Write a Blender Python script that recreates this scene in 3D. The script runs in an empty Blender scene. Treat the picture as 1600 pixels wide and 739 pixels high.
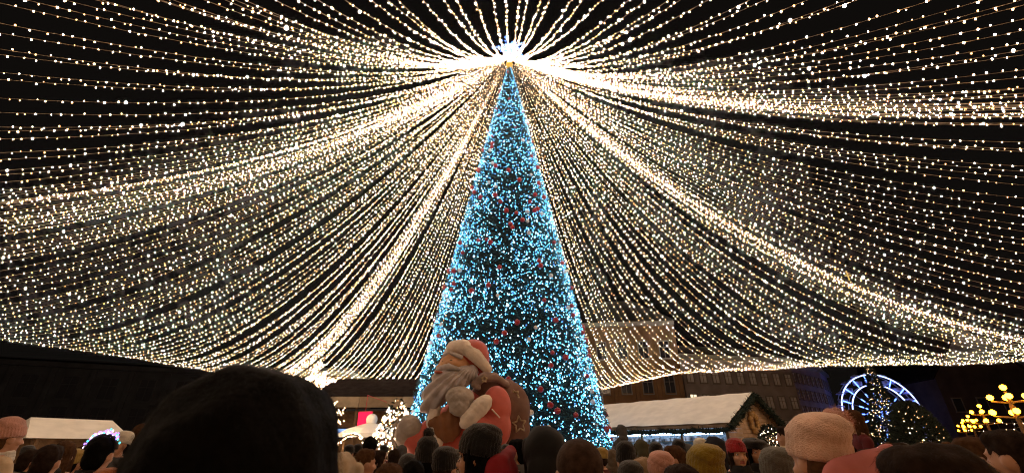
import bpy, bmesh, math, random
import numpy as np
from mathutils import Matrix, Vector, Euler

# ------------------------------------------------------------------ camera, sky, exposure
sc = bpy.context.scene
col = sc.collection
random.seed(7)
rng = np.random.default_rng(11)
R = math.radians
CAM_Z, PITCH, FPX = 1.7, R(26.1), 670.0          # eye height, tilt, focal length in 1600-px units
cam_d = bpy.data.cameras.new('camera')
cam_d.sensor_width = 36.0
cam_d.lens = 36.0 * FPX / 1600.0
cam_d.clip_start, cam_d.clip_end = 0.05, 2000
cam = bpy.data.objects.new('camera', cam_d)
cam_d.dof.use_dof = True
cam_d.dof.focus_distance = 22.0
cam_d.dof.aperture_fstop = 6.5
cam.location = (0, 0, CAM_Z)
cam.rotation_euler = (R(90) + PITCH, 0, 0)
col.objects.link(cam)
sc.camera = cam

w = bpy.data.worlds.new('World')
sc.world = w
w.use_nodes = True
wn = w.node_tree.nodes
wl = w.node_tree.links
bg = wn['Background']
sky = wn.new('ShaderNodeTexSky')
sky.sky_type = 'NISHITA'
sky.sun_disc = False
sky.sun_elevation = R(-9)
sky.sun_rotation = R(200)
mixn = wn.new('ShaderNodeMix')
mixn.data_type = 'RGBA'
mixn.blend_type = 'ADD'
mixn.inputs[0].default_value = 1.0
mixn.inputs[7].default_value = (0.070, 0.058, 0.050, 1)     # even glow of the town on the night sky
wl.new(sky.outputs[0], mixn.inputs[6])
wl.new(mixn.outputs[2], bg.inputs[0])
bg.inputs[1].default_value = 0.04

sc.view_settings.view_transform = 'Standard'
sc.view_settings.look = 'None'
sc.view_settings.gamma = 1.0
sc.view_settings.use_curve_mapping = False
sc.view_settings.exposure = 0.75
sc.cycles.use_denoising = True
sc.cycles.filter_width = 1.1
sc.cycles.max_bounces = 5
sc.cycles.diffuse_bounces = 3
sc.cycles.use_light_tree = True
sc.cycles.sample_clamp_indirect = 4.0

# ------------------------------------------------------------------ helpers
CP, SP = math.cos(PITCH), math.sin(PITCH)
def ray(px, py):
    dx = (px - 800) / FPX
    dy = -(py - 369.5) / FPX
    return dx, CP - dy * SP, SP + dy * CP
def at(px, py, Y):
    x, y, z = ray(px, py)
    return Vector((x * Y / y, Y, CAM_Z + z * Y / y))

def nodes(m):
    m.use_nodes = True
    return m.node_tree.nodes, m.node_tree.links
def mat(name, c, rough=0.8, var=0.25, scale=6.0, bump=0.0, bscale=40.0, spec=0.3, metal=0.0, kind='noise', coord='Object', sheen=0.0):
    m = bpy.data.materials.new(name)
    n, l = nodes(m)
    p = n['Principled BSDF']
    p.inputs['Roughness'].default_value = rough
    p.inputs['Specular IOR Level'].default_value = spec
    p.inputs['Metallic'].default_value = metal
    if sheen:
        p.inputs['Sheen Weight'].default_value = sheen
    tc = n.new('ShaderNodeTexCoord')
    t = n.new('ShaderNodeTexNoise')
    t.inputs['Scale'].default_value = scale
    t.inputs['Detail'].default_value = 5
    l.new(tc.outputs[coord], t.inputs['Vector'])
    r = n.new('ShaderNodeMapRange')
    r.inputs[3].default_value = 1 - var
    r.inputs[4].default_value = 1 + var
    r.inputs[1].default_value = 0.3
    r.inputs[2].default_value = 0.7
    l.new(t.outputs[0], r.inputs[0])
    mx = n.new('ShaderNodeMix')
    mx.data_type = 'RGBA'
    mx.blend_type = 'MULTIPLY'
    mx.inputs[0].default_value = 1
    mx.inputs[6].default_value = (*c, 1)
    l.new(r.outputs[0], mx.inputs[7])
    l.new(mx.outputs[2], p.inputs['Base Color'])
    if bump:
        if kind == 'wave':
            b = n.new('ShaderNodeTexWave')
            b.inputs['Scale'].default_value = bscale
            b.inputs['Distortion'].default_value = 2.0
            src = b.outputs['Color']
        elif kind == 'voronoi':
            b = n.new('ShaderNodeTexVoronoi')
            b.inputs['Scale'].default_value = bscale
            src = b.outputs['Distance']
        else:
            b = n.new('ShaderNodeTexNoise')
            b.inputs['Scale'].default_value = bscale
            b.inputs['Detail'].default_value = 6
            src = b.outputs[0]
        l.new(tc.outputs[coord], b.inputs['Vector'])
        bn = n.new('ShaderNodeBump')
        bn.inputs['Strength'].default_value = bump
        bn.inputs['Distance'].default_value = 0.02
        l.new(src, bn.inputs['Height'])
        l.new(bn.outputs[0], p.inputs['Normal'])
    return m
def glow(name, c, s, sample=True):
    m = bpy.data.materials.new(name)
    n, l = nodes(m)
    n.remove(n['Principled BSDF'])
    e = n.new('ShaderNodeEmission')
    e.inputs[0].default_value = (*c, 1)
    e.inputs[1].default_value = s
    l.new(e.outputs[0], n['Material Output'].inputs[0])
    m.cycles.emission_sampling = 'FRONT' if sample else 'NONE'
    return m

def tag(o, label=None, cat=None, group=None, kind=None):
    if label: o['label'] = label
    if cat: o['category'] = cat
    if group: o['group'] = group
    if kind: o['kind'] = kind
    return o
def link(name, me, parent=None, loc=None):
    o = bpy.data.objects.new(name, me)
    col.objects.link(o)
    if parent: o.parent = parent
    if loc is not None: o.location = loc
    return o
def empty(name, loc=(0, 0, 0), rz=0.0):
    o = bpy.data.objects.new(name, None)
    o.empty_display_size = 0.3
    o.location = loc
    o.rotation_euler = (0, 0, rz)
    col.objects.link(o)
    return o
def mesh(name, V, F, mats, idx=None, smooth=False):
    me = bpy.data.meshes.new(name)
    V = np.asarray(V, float)
    me.from_pydata(V.tolist(), [], F.tolist() if hasattr(F, 'tolist') else F)
    for m in (mats if isinstance(mats, (list, tuple)) else [mats]):
        me.materials.append(m)
    if idx is not None:
        me.polygons.foreach_set('material_index', np.asarray(idx, np.int32))
    if smooth:
        me.polygons.foreach_set('use_smooth', np.ones(len(me.polygons), bool))
    me.update()
    return me
def bm_mesh(name, bm, mats, smooth=False):
    me = bpy.data.meshes.new(name)
    bm.normal_update()
    bm.to_mesh(me)
    bm.free()
    for m in (mats if isinstance(mats, (list, tuple)) else [mats]):
        me.materials.append(m)
    if smooth:
        me.polygons.foreach_set('use_smooth', np.ones(len(me.polygons), bool))
    me.update()
    return me
def mtx(c=(0, 0, 0), s=(1, 1, 1), rot=(0, 0, 0)):
    return Matrix.Translation(c) @ Euler([R(a) for a in rot]).to_matrix().to_4x4() @ Matrix.Diagonal((*s, 1))
def b_ell(bm, c, r, rot=(0, 0, 0), sub=3):
    if not hasattr(r, '__len__'): r = (r, r, r)
    bmesh.ops.create_icosphere(bm, subdivisions=sub, radius=1.0, matrix=mtx(c, r, rot))
def b_cap(bm, a, b, r0, r1, seg=14, ends=True):
    a, b = Vector(a), Vector(b)
    d = b - a
    q = d.to_track_quat('Z', 'Y').to_matrix().to_4x4()
    bmesh.ops.create_cone(bm, cap_ends=True, segments=seg, radius1=r0, radius2=r1, depth=d.length,
                          matrix=Matrix.Translation((a + b) / 2) @ q)
    if ends:
        b_ell(bm, a, r0, sub=2)
        b_ell(bm, b, r1, sub=2)
def b_box(bm, x0, x1, y0, y1, z0, z1, bevel=0.0):
    g = bmesh.ops.create_cube(bm, size=1.0, matrix=mtx(((x0+x1)/2, (y0+y1)/2, (z0+z1)/2), (x1-x0, y1-y0, z1-z0)))
    if bevel:
        es = list({e for v in g['verts'] for e in v.link_edges})
        bmesh.ops.bevel(bm, geom=es, offset=bevel, segments=2, affect='EDGES', profile=0.5)
def blob_mesh(name, bm, voxel, mats, smooth=4, disp=None, pick=None):
    """One continuous surface grown over the overlapping shapes in bm."""
    me0 = bpy.data.meshes.new('tmp')
    bm.to_mesh(me0)
    bm.free()
    o = bpy.data.objects.new('tmp', me0)
    col.objects.link(o)
    m = o.modifiers.new('r', 'REMESH')
    m.mode = 'VOXEL'
    m.voxel_size = voxel
    if smooth:
        s = o.modifiers.new('s', 'SMOOTH')
        s.iterations = smooth
        s.factor = 0.5
    dg = bpy.context.evaluated_depsgraph_get()
    me = bpy.data.meshes.new_from_object(o.evaluated_get(dg))
    bpy.data.objects.remove(o)
    bpy.data.meshes.remove(me0)
    me.name = name
    me.materials.clear()
    for mm in (mats if isinstance(mats, (list, tuple)) else [mats]):
        me.materials.append(mm)
    n = len(me.vertices)
    co = np.empty(n * 3); me.vertices.foreach_get('co', co); co = co.reshape(-1, 3)
    if disp is not None:
        no = np.empty(n * 3); me.vertices.foreach_get('normal', no); no = no.reshape(-1, 3)
        co = co + no * disp(co, no)[:, None]
        me.vertices.foreach_set('co', co.ravel())
    if pick is not None:
        cc = np.empty(len(me.polygons) * 3); me.polygons.foreach_get('center', cc)
        me.polygons.foreach_set('material_index', pick(cc.reshape(-1, 3)).astype(np.int32))
    else:
        me.polygons.foreach_set('material_index', np.zeros(len(me.polygons), np.int32))
    me.polygons.foreach_set('use_smooth', np.ones(len(me.polygons), bool))
    me.update()
    return me
def lathe(prof, n=40, sx=1.0, sy=1.0, disp=None, close_top=True):
    """rings (r, z, dy) -> verts, faces"""
    V, F = [], []
    for k, p in enumerate(prof):
        r, z = p[0], p[1]
        oy = p[2] if len(p) > 2 else 0
        for i in range(n):
            a = 2 * math.pi * i / n
            rr = r + (disp(a, k) if disp else 0)
            V.append((rr * sx * math.cos(a), oy + rr * sy * math.sin(a), z))
    for k in range(len(prof) - 1):
        for i in range(n):
            j = (i + 1) % n
            F.append((k*n+i, k*n+j, (k+1)*n+j, (k+1)*n+i))
    if close_top:
        F.append(tuple(range((len(prof)-1)*n, len(prof)*n)))
    return V, F
def tube(pts, r, n=5, cap=True):
    P = np.asarray(pts, float)
    T = np.gradient(P, axis=0)
    T /= np.linalg.norm(T, axis=1)[:, None] + 1e-12
    up = np.where(np.abs(T[:, 2:3]) > 0.95, np.array([[1., 0, 0]]), np.array([[0, 0, 1.]]))
    A = np.cross(T, up); A /= np.linalg.norm(A, axis=1)[:, None] + 1e-12
    B = np.cross(T, A)
    r = np.broadcast_to(np.asarray(r, float), (len(P),))
    a = np.arange(n) * 2 * np.pi / n
    V = P[:, None] + r[:, None, None] * (np.cos(a)[None, :, None] * A[:, None] + np.sin(a)[None, :, None] * B[:, None])
    V = V.reshape(-1, 3)
    i, j = np.meshgrid(np.arange(len(P) - 1), np.arange(n), indexing='ij')
    k = (j + 1) % n
    F = np.stack([i*n+j, i*n+k, (i+1)*n+k, (i+1)*n+j], -1).reshape(-1, 4)
    return V, F
OCT_V = np.array([(1, 0, 0), (-1, 0, 0), (0, 1, 0), (0, -1, 0), (0, 0, 1.35), (0, 0, -1.35)])
OCT_F = np.array([(0, 2, 4), (2, 1, 4), (1, 3, 4), (3, 0, 4), (2, 0, 5), (1, 2, 5), (3, 1, 5), (0, 3, 5)])
def bulbs_mesh(name, C, rad, idx, mats):
    C = np.asarray(C); rad = np.broadcast_to(rad, (len(C),))
    V = (C[:, None] + OCT_V[None] * rad[:, None, None]).reshape(-1, 3)
    F = (OCT_F[None] + 6 * np.arange(len(C))[:, None, None]).reshape(-1, 3)
    return mesh(name, V, F, mats, np.repeat(idx, 8))

# ------------------------------------------------------------------ materials
M = {}
M['warm'] = glow('warm bulb', (1.0, 0.60, 0.29), 28.0)
M['white'] = glow('pale bulb', (1.0, 0.74, 0.54), 37.0)
M['bright'] = glow('bright bulb', (1.0, 0.76, 0.60), 80.0)
M['dim'] = glow('dim amber bulb', (1.0, 0.50, 0.17), 7.0)
BULB = [M['warm'], M['white'], M['bright'], M['dim']]
M['led_c'] = glow('ice blue led', (0.11, 0.52, 1.0), 3.6)
M['led_w'] = glow('blue white led', (0.36, 0.76, 1.0), 4.6)
M['led_b'] = glow('deep blue led', (0.10, 0.32, 1.0), 3.0)
M['led_t'] = glow('teal led', (0.08, 0.48, 0.70), 1.3)
LED = [M['led_c'], M['led_w'], M['led_b'], M['led_t']]
M['cable'] = mat('cable', (0.16, 0.12, 0.08), 0.6)
M['needle'] = mat('fir needles', (0.040, 0.095, 0.090), 0.7, 0.4, 2.0)
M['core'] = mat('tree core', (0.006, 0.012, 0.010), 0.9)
M['bark'] = mat('bark', (0.06, 0.045, 0.03), 0.9, 0.4, 8, 0.5)
M['steel'] = mat('galvanised steel', (0.3, 0.3, 0.31), 0.45, 0.15, 5, metal=0.7)
M['paving'] = mat('paving', (0.30, 0.28, 0.25), 0.75, 0.3, 0.8, 0.3, 4, kind='voronoi')
M['red_ball'] = mat('red bauble', (0.34, 0.014, 0.016), 0.28, 0.1, 4, spec=0.6)
M['white_ball'] = mat('white bauble', (0.62, 0.58, 0.55), 0.4, 0.1, 4)
M['gold'] = mat('gold', (0.6, 0.45, 0.08), 0.35, 0.15, 5, metal=0.4)

# ------------------------------------------------------------------ ground
bm = bmesh.new()
b_box(bm, -400, 400, -200, 600, -0.5, 0.0)
g = link('ground', bm_mesh('ground', bm, M['paving']))
tag(g, kind='structure')

# ------------------------------------------------------------------ light canopy
TX, TY = -0.2, 22.5
APEX = np.array([TX, TY, 26.95])
HP = 7.0
posts = {'A': (-31, 11.0), 'B': (-21.4, 40.2), 'F': (9.2, 46.3), 'C': (38, 20.0), 'D': (33, -5.0), 'G': (4, -15), 'H': (-24, -9)}
# plan of the edge cable between the masts, and how deep the strings sag there
edge = [('A', (-31, 11.0)), ('', (-28.0, 23.6)), ('', (-25.4, 28.2)), ('', (-23.3, 34.7)), ('B', (-21.4, 40.2)),
        ('', (-17.7, 41.4)), ('', (-8.8, 42.3)), ('', (0, 44.0)), ('F', (9.2, 46.3)),
        ('', (13.4, 35.0)), ('', (18.7, 32.4)), ('', (22.3, 29.3)), ('', (31.7, 26.6)), ('C', (38, 20.0)),
        ('', (35.0, 8.0)), ('D', (33, -5.0)), ('', (19, -9.0)), ('G', (4, -15)), ('', (-10, -10.5)), ('H', (-24, -9)), ('', (-28, 1.0)), ('A', (-31, 11.0))]
E = np.array([p for _, p in edge], float)
L = np.concatenate([[0], np.cumsum(np.linalg.norm(np.diff(E, axis=0), axis=1))])
pos_of = {}
for (k, _), s in zip(edge, L):
    if k and k not in pos_of: pos_of[k] = s
def edge_pt(s):
    s = s % L[-1]
    return np.array([np.interp(s, L, E[:, 0]), np.interp(s, L, E[:, 1]), HP])
def string_curve(end, sag, n=60, wob=0.0):
    u = np.linspace(0, 1, n)[:, None]
    a = math.atan2(end[1] - TY, end[0] - TX)
    st = APEX + np.array([0.45 * math.cos(a), 0.45 * math.sin(a), random.uniform(-.4, .25)])
    c = st + u * (end - st)
    c[:, 2:] -= sag * 4 * u * (1 - u)
    if wob:
        side = np.array([-math.sin(a), math.cos(a), 0])
        c += side * (wob * np.sin(math.pi * u) * 1.0)
    return c
def bulbs_on(curve, spacing, rad, off=0.035, mix=(0.46, 0.24, 0.03, 0.27)):
    seg = np.linalg.norm(np.diff(curve, axis=0), axis=1)
    s = np.concatenate([[0], np.cumsum(seg)])
    n = int(s[-1] / spacing)
    q = (np.arange(n) + rng.uniform(-.3, .3, n)) * spacing
    C = np.stack([np.interp(q, s, curve[:, k]) for k in range(3)], 1)
    C[:, 2] += rng.choice([-1, -1, 1], n) * rng.uniform(.4, 1.2, n) * off
    C[:, :2] += rng.normal(0, off * .5, (n, 2))
    idx = rng.choice(4, n, p=mix)
    r = rad * np.exp(rng.normal(0, .20, n))
    r[idx == 2] *= 1.9
    return C, r, idx
def light_string(name, curve, spacing, rad, label, group, cat='light string', cr=0.009):
    o = empty(name, tuple(curve[0]))
    c0 = curve - curve[0]
    V, F = tube(c0, cr * np.clip(.3 + np.linalg.norm(c0, axis=1) / 12, .3, 1) if name == 'light_string' else cr, 3)
    link('cable', mesh('cable', V, F, M['cable']), o)
    C, r, idx = bulbs_on(c0, spacing, rad)
    if name == 'light_string':
        dd = np.linalg.norm(C, axis=1)
        kp = rng.uniform(size=len(C)) < np.clip(.22 + dd / 7, .22, 1)
        C, r, idx = C[kp], r[kp], idx[kp]
        r = r * np.clip(.38 + np.linalg.norm(C, axis=1) / 12, .38, 1)   # smaller bulbs on the leads near the top
    link('bulbs', tag_mesh := bulbs_mesh('bulbs', C, r, idx, BULB), o)['kind'] = 'stuff'
    tag(o, label, cat, group)
    return o
ONES = 'first second third fourth fifth sixth seventh eighth ninth tenth eleventh twelfth thirteenth fourteenth fifteenth sixteenth seventeenth eighteenth nineteenth'.split()
def ordinal(i):
    if i <= 19: return ONES[i - 1]
    t = {7: 'sevent', 8: 'eight', 2: 'twent', 3: 'thirt', 4: 'fort', 5: 'fift', 6: 'sixt'}[i // 10]
    return t + 'ieth' if i % 10 == 0 else t + 'y-' + ONES[i % 10 - 1]
def sector(a, b, n, sag0, sag1, label, group, spacing=0.30, rad=0.0180, radial=False, jit=.10):
    s0, s1 = pos_of[a], pos_of[b]
    if s1 <= s0: s1 += L[-1]
    S = np.linspace(s0, s1, 400)
    if radial:                       # evenly spread round the mast at the top
        P = np.array([edge_pt(q) for q in S])
        W = np.unwrap(np.arctan2(P[:, 1] - TY, P[:, 0] - TX))
        W = .5 * (W - W[0]) / (W[-1] - W[0]) + .5 * np.linspace(0, 1, 400)
    else:
        W = np.linspace(0, 1, 400)
    for i in range(n):
        t = (i + 0.5 + random.uniform(-jit, jit)) / n
        end = edge_pt(np.interp(t, W, S))
        sag = sag0 + (sag1 - sag0) * t + random.uniform(-.09, .09)
        light_string('light_string', string_curve(end, sag, wob=random.uniform(-.15, .15)), spacing, rad, label.replace('#', ordinal(i + 1)), group)
def bundle(k, n, sag, label, group, spread=0.9, off=0.0, spacing=0.26, rad=0.0180):
    for i in range(n):
        end = edge_pt(pos_of[k] + off + random.gauss(0, spread))
        light_string('light_string', string_curve(end, sag + random.gauss(0, .22), wob=random.gauss(0, .12)), spacing, rad, label, group)
sector('A', 'B', 52, 4.9, 5.0, 'warm light string, # from the left bundle down to the lower left bundle', 'strings of the far left fan')
sector('B', 'F', 56, 5.0, 5.0, 'warm light string behind the tree, # from the lower left bundle towards the right', 'strings of the far fan behind the tree')
sector('F', 'C', 48, 5.5, 8.2, 'warm light string right of the tree, # before the lower right bundle', 'strings of the far right fan')
sector('C', 'D', 31, 8.4, 7.2, 'warm light string, # from the lower right bundle up to the level bundle', 'strings between the right bundles')
sector('D', 'A', 78, 7.0, 5.2, 'sparse overhead light string, # from the right bundle round to the left', 'strings passing overhead', spacing=.26, rad=.0205, radial=True, jit=.12)
bundle('A', 17, 5.2, 'warm light string in the bright bundle running left from the treetop', 'strings of the left bundle', 2.0, -1.8)
bundle('B', 10, 4.9, 'warm light string in the bright bundle dropping to lower left', 'strings of the lower left bundle', 0.7)
bundle('C', 11, 8.4, 'warm light string in the bright bundle dropping to lower right', 'strings of the lower right bundle', 0.7)
bundle('D', 13, 7.2, 'warm light string in the nearly level bright bundle running right', 'strings of the right bundle', 0.7)
# lit edge cables between masts, and the masts
names = {('A', 'B'): 'lit edge cable along the left side of the light canopy',
         ('B', 'F'): 'lit edge cable along the far side of the light canopy left of tree',
         ('F', 'C'): 'lit edge cable along the far right side of the light canopy',
         ('C', 'D'): 'lit edge cable of the light canopy beyond the right frame edge',
         ('D', 'G'): 'lit edge cable of the light canopy behind the viewer, right half',
         ('G', 'H'): 'lit edge cable of the light canopy behind the viewer, left half',
         ('H', 'A'): 'lit edge cable of the light canopy beyond the left frame edge'}
for (a, b), lb in names.items():
    s0, s1 = pos_of[a], pos_of[b]
    if s1 <= s0: s1 += L[-1]
    cv = np.array([edge_pt(s) for s in np.linspace(s0, s1, 50)])
    light_string('edge_light_cable', cv, 0.24, 0.0175, lb, None, 'light cable', 0.014)
where = {'A': 'at the left edge of the light canopy', 'B': 'at the far left corner behind the dark-haired head', 'F': 'behind the tall tree',
         'C': 'at the far right corner of the light canopy', 'D': 'at the near right corner', 'G': 'behind the viewer', 'H': 'at the near left corner'}
for k, (x, y) in posts.items():
    o = empty('canopy_mast', (x, y, 0))
    bm = bmesh.new(); b_cap(bm, (0, 0, 0.02), (0, 0, HP + .4), .11, .07, 12, False)
    link('pole', bm_mesh('pole', bm, M['steel'], True), o)
    bm = bmesh.new(); b_box(bm, -.3, .3, -.3, .3, 0.0, .04, .01)
    link('base_plate', bm_mesh('base_plate', bm, M['steel']), o)
    bm = bmesh.new(); b_ell(bm, (0, 0, HP + .42), .12, sub=2)
    link('cap', bm_mesh('cap', bm, M['steel'], True), o)
    tag(o, 'slim steel mast holding the light canopy ' + where[k], 'mast')

# ------------------------------------------------------------------ big christmas tree
TR, TH = 5.1, 26.4
tree = empty('christmas_tree', (TX, TY, 0))
tag(tree, 'towering cone-shaped fir tree covered in ice-blue lights under the canopy', 'christmas tree')
bm = bmesh.new(); b_cap(bm, (0, 0, 0), (0, 0, 26.9), .35, .08, 16, False)
link('trunk', bm_mesh('trunk', bm, M['bark'], True), tree)
def tree_r(z):
    return TR * (1 - z / TH) ** 0.96 + 0.10
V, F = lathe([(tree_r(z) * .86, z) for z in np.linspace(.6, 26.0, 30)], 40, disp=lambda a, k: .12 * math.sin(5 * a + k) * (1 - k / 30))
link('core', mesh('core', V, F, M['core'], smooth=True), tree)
# needle sprays: fans of narrow blades
n = 21000
zz = TH * (1 - np.sqrt(rng.uniform(0, 1, n))) * 1.0
zz = np.clip(zz + .45, .45, TH)
th = rng.uniform(0, 2 * np.pi, n)
lump = .10 * np.sin(3.1 * zz + 2 * np.sin(4 * th)) + .10 * np.sin(7 * th + zz)
rr = np.array([tree_r(z) for z in zz]) * (.90 + .10 * rng.uniform(0, 1, n) ** .6) * (1 + .35 * lump * .3)
base = np.stack([rr * np.cos(th), rr * np.sin(th), zz], 1)
out = np.stack([np.cos(th), np.sin(th), rng.uniform(-.9, .35, n)], 1)
tang = np.stack([-np.sin(th), np.cos(th), np.zeros(n)], 1)
Vs, Fs = [], []
for b in range(5):
    d = out + tang * rng.normal(0, .75, n)[:, None] + np.array([0, 0, 1]) * rng.normal(0, .45, n)[:, None]
    d /= np.linalg.norm(d, axis=1)[:, None]
    ln = rng.uniform(.10, .30, n)[:, None] * (0.45 + .55 * np.clip(rr / 2.0, 0, 1))[:, None]
    wd = np.cross(d, rng.normal(size=(n, 3))); wd /= np.linalg.norm(wd, axis=1)[:, None]
    st = base - d * ln * .3
    Vs.append(np.stack([st - wd * .018, st + wd * .018, st + d * ln], 1).reshape(-1, 3))
V = np.concatenate(Vs)
link('crown', mesh('crown', V, np.arange(len(V)).reshape(-1, 3), M['needle']), tree)
# LEDs
n = 29000
zz = np.clip(TH * (1 - np.sqrt(rng.uniform(0, 1, n))) + .5, .5, TH - .2)
th = rng.uniform(0, 2 * np.pi, n)
dens = .62 + .38 * np.sin(1.9 * zz + 1.7 * np.sin(2 * th + .5 * zz)) * np.cos(3 * th + .9 * zz)
keep = rng.uniform(0, 1, n) < np.clip(dens, .3, 1)
zz, th = zz[keep], th[keep]
rr = np.array([tree_r(z) for z in zz]) * (.955 + .055 * rng.uniform(0, 1, len(zz)))
C = np.stack([rr * np.cos(th), rr * np.sin(th), zz], 1)
idx = rng.choice(4, len(C), p=(.46, .27, .05, .22))
r = .0235 * np.exp(rng.normal(0, .28, len(C)))
r[rng.uniform(size=len(C)) < .02] *= 1.9
lo = link('tree_lights', bulbs_mesh('tree_lights', C, r, idx, LED), None, (TX, TY, 0))
tag(lo, 'ice-blue and white tiny lights wound all over the tall tree', 'lights', kind='stuff')
# baubles
bm = bmesh.new(); b_ell(bm, (0, 0, 0), 1, sub=3); red_me = bm_mesh('ball', bm, M['red_ball'], True)
bm = bmesh.new(); b_ell(bm, (0, 0, 0), 1, sub=3); white_me = bm_mesh('ball', bm, M['white_ball'], True)
bm = bmesh.new(); b_cap(bm, (0, 0, .96), (0, 0, 1.16), .2, .17, 10, False); cap_me = bm_mesh('cap', bm, M['gold'])
def baubles(me, n, rad, colour):
    for i in range(n):
        z = min(TH * (1 - math.sqrt((i + random.random()) / n)) + .9, TH - .8)
        a = -math.pi / 2 + random.uniform(-1.75, 1.75)
        q = tree_r(z) + .02
        s = rad * random.uniform(.8, 1.15) * (.62 if z > 19 else 1)
        o = link('bauble', me, None, (TX + q * math.cos(a), TY + q * math.sin(a), z))
        o.scale = (s, s, s)
        link('cap', cap_me, o)
        side = 'left' if a < -math.pi/2 - .45 else 'right' if a > -math.pi/2 + .45 else 'middle'
        part = side + ' of the ' + ('bottom tier' if z < 4.5 else 'lower tier' if z < 9 else 'middle tier' if z < 15 else 'upper tier' if z < 20 else 'narrow tip')
        tag(o, f'{colour} bauble hanging at the {part} of the blue-lit tree', 'bauble', f'{colour} baubles at the {part}')
baubles(red_me, 115, .125, 'glossy red')
baubles(white_me, 55, .10, 'matt white')
# topper
tp = empty('tree_topper', (TX, TY, 26.55))
tag(tp, 'blue-white glowing star on a golden ball at the very top of the tree', 'tree star')
bm = bmesh.new(); b_ell(bm, (0, 0, .05), (.25, .25, .33), sub=3)
link('ball', bm_mesh('ball', bm, M['gold'], True), tp)
bm = bmesh.new()
for k in range(10):
    a = R(90 + 36 * k + 12)
    ln = 1.35 if k % 2 == 0 else .7
    b_cap(bm, (0, 0, 1.75), (ln * math.cos(a), 0, 1.75 + ln * math.sin(a)), .07, .025, 8)
b_cap(bm, (0, 0, 0), (0, 0, 1.75), .05, .05, 8, False)
link('star_frame', bm_mesh('star_frame', bm, M['steel']), tp)
n = 260
k = rng.integers(0, 10, n); a = np.radians(90 + 36 * k + 12); q = rng.uniform(0, 1, n) * np.where(k % 2 == 0, 1.35, .7)
C = np.stack([q * np.cos(a) + rng.normal(0, .06, n), rng.normal(0, .09, n), 1.75 + q * np.sin(a) + rng.normal(0, .06, n)], 1)
M['star_w'] = glow('star white', (.42, .66, 1.0), 2.2)
M['star_b'] = glow('star blue', (.08, .22, 1.0), 2.6)
link('star_lights', bulbs_mesh('star_lights', C, .055, (rng.uniform(size=n) < .62).astype(int), [M['star_w'], M['star_b']]), tp)['kind'] = 'stuff'

# ------------------------------------------------------------------ buildings round the square
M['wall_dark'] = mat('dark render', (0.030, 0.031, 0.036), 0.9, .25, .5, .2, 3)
M['wall_brown'] = mat('ochre render', (0.145, 0.08, 0.037), 0.9, .3, .4, .3, 3)
M['wall_grey'] = mat('grey render', (0.24, 0.205, 0.19), 0.9, .25, .4, .2, 3)
M['wall_purple_tint'] = mat('purple light tint render', (0.27, 0.21, 0.26), 0.9, .25, .4, .2, 3)  # purple light falling on the end house is put into this wall colour
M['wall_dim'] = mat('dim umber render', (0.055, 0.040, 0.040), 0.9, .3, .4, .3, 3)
M['trim'] = mat('stone trim', (0.16, 0.14, 0.12), 0.8, .2, 2)
M['glass'] = mat('dark window glass', (0.03, 0.03, 0.035), 0.12, .1, 1, spec=.6)
M['pale_glass'] = mat('curtained window', (0.50, 0.46, 0.44), 0.35, .2, 1)
M['lit_glass'] = glow('lit window', (1.0, .78, .48), .9)
M['roof_tile'] = mat('roof tiles', (0.016, 0.012, 0.011), 0.95, .3, 2, .5, 5, spec=.04, kind='wave')
M['wood'] = mat('brown boards', (0.20, 0.115, 0.055), 0.75, .35, 3, .4, 6, kind='wave')
M['pale_wood'] = mat('pale boards', (0.42, 0.30, 0.20), 0.75, .25, 3, .3, 6, kind='wave')
M['roof_white'] = mat('cream roof sheet', (0.76, 0.73, 0.66), 0.75, .10, 1.6, .25, 2.5)
M['garland'] = mat('dark garland', (0.012, 0.022, 0.016), 0.9, .4, 8)
M['metal_dark'] = mat('dark metal', (0.03, 0.03, 0.03), 0.5, .2, 5, metal=.5)

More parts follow.
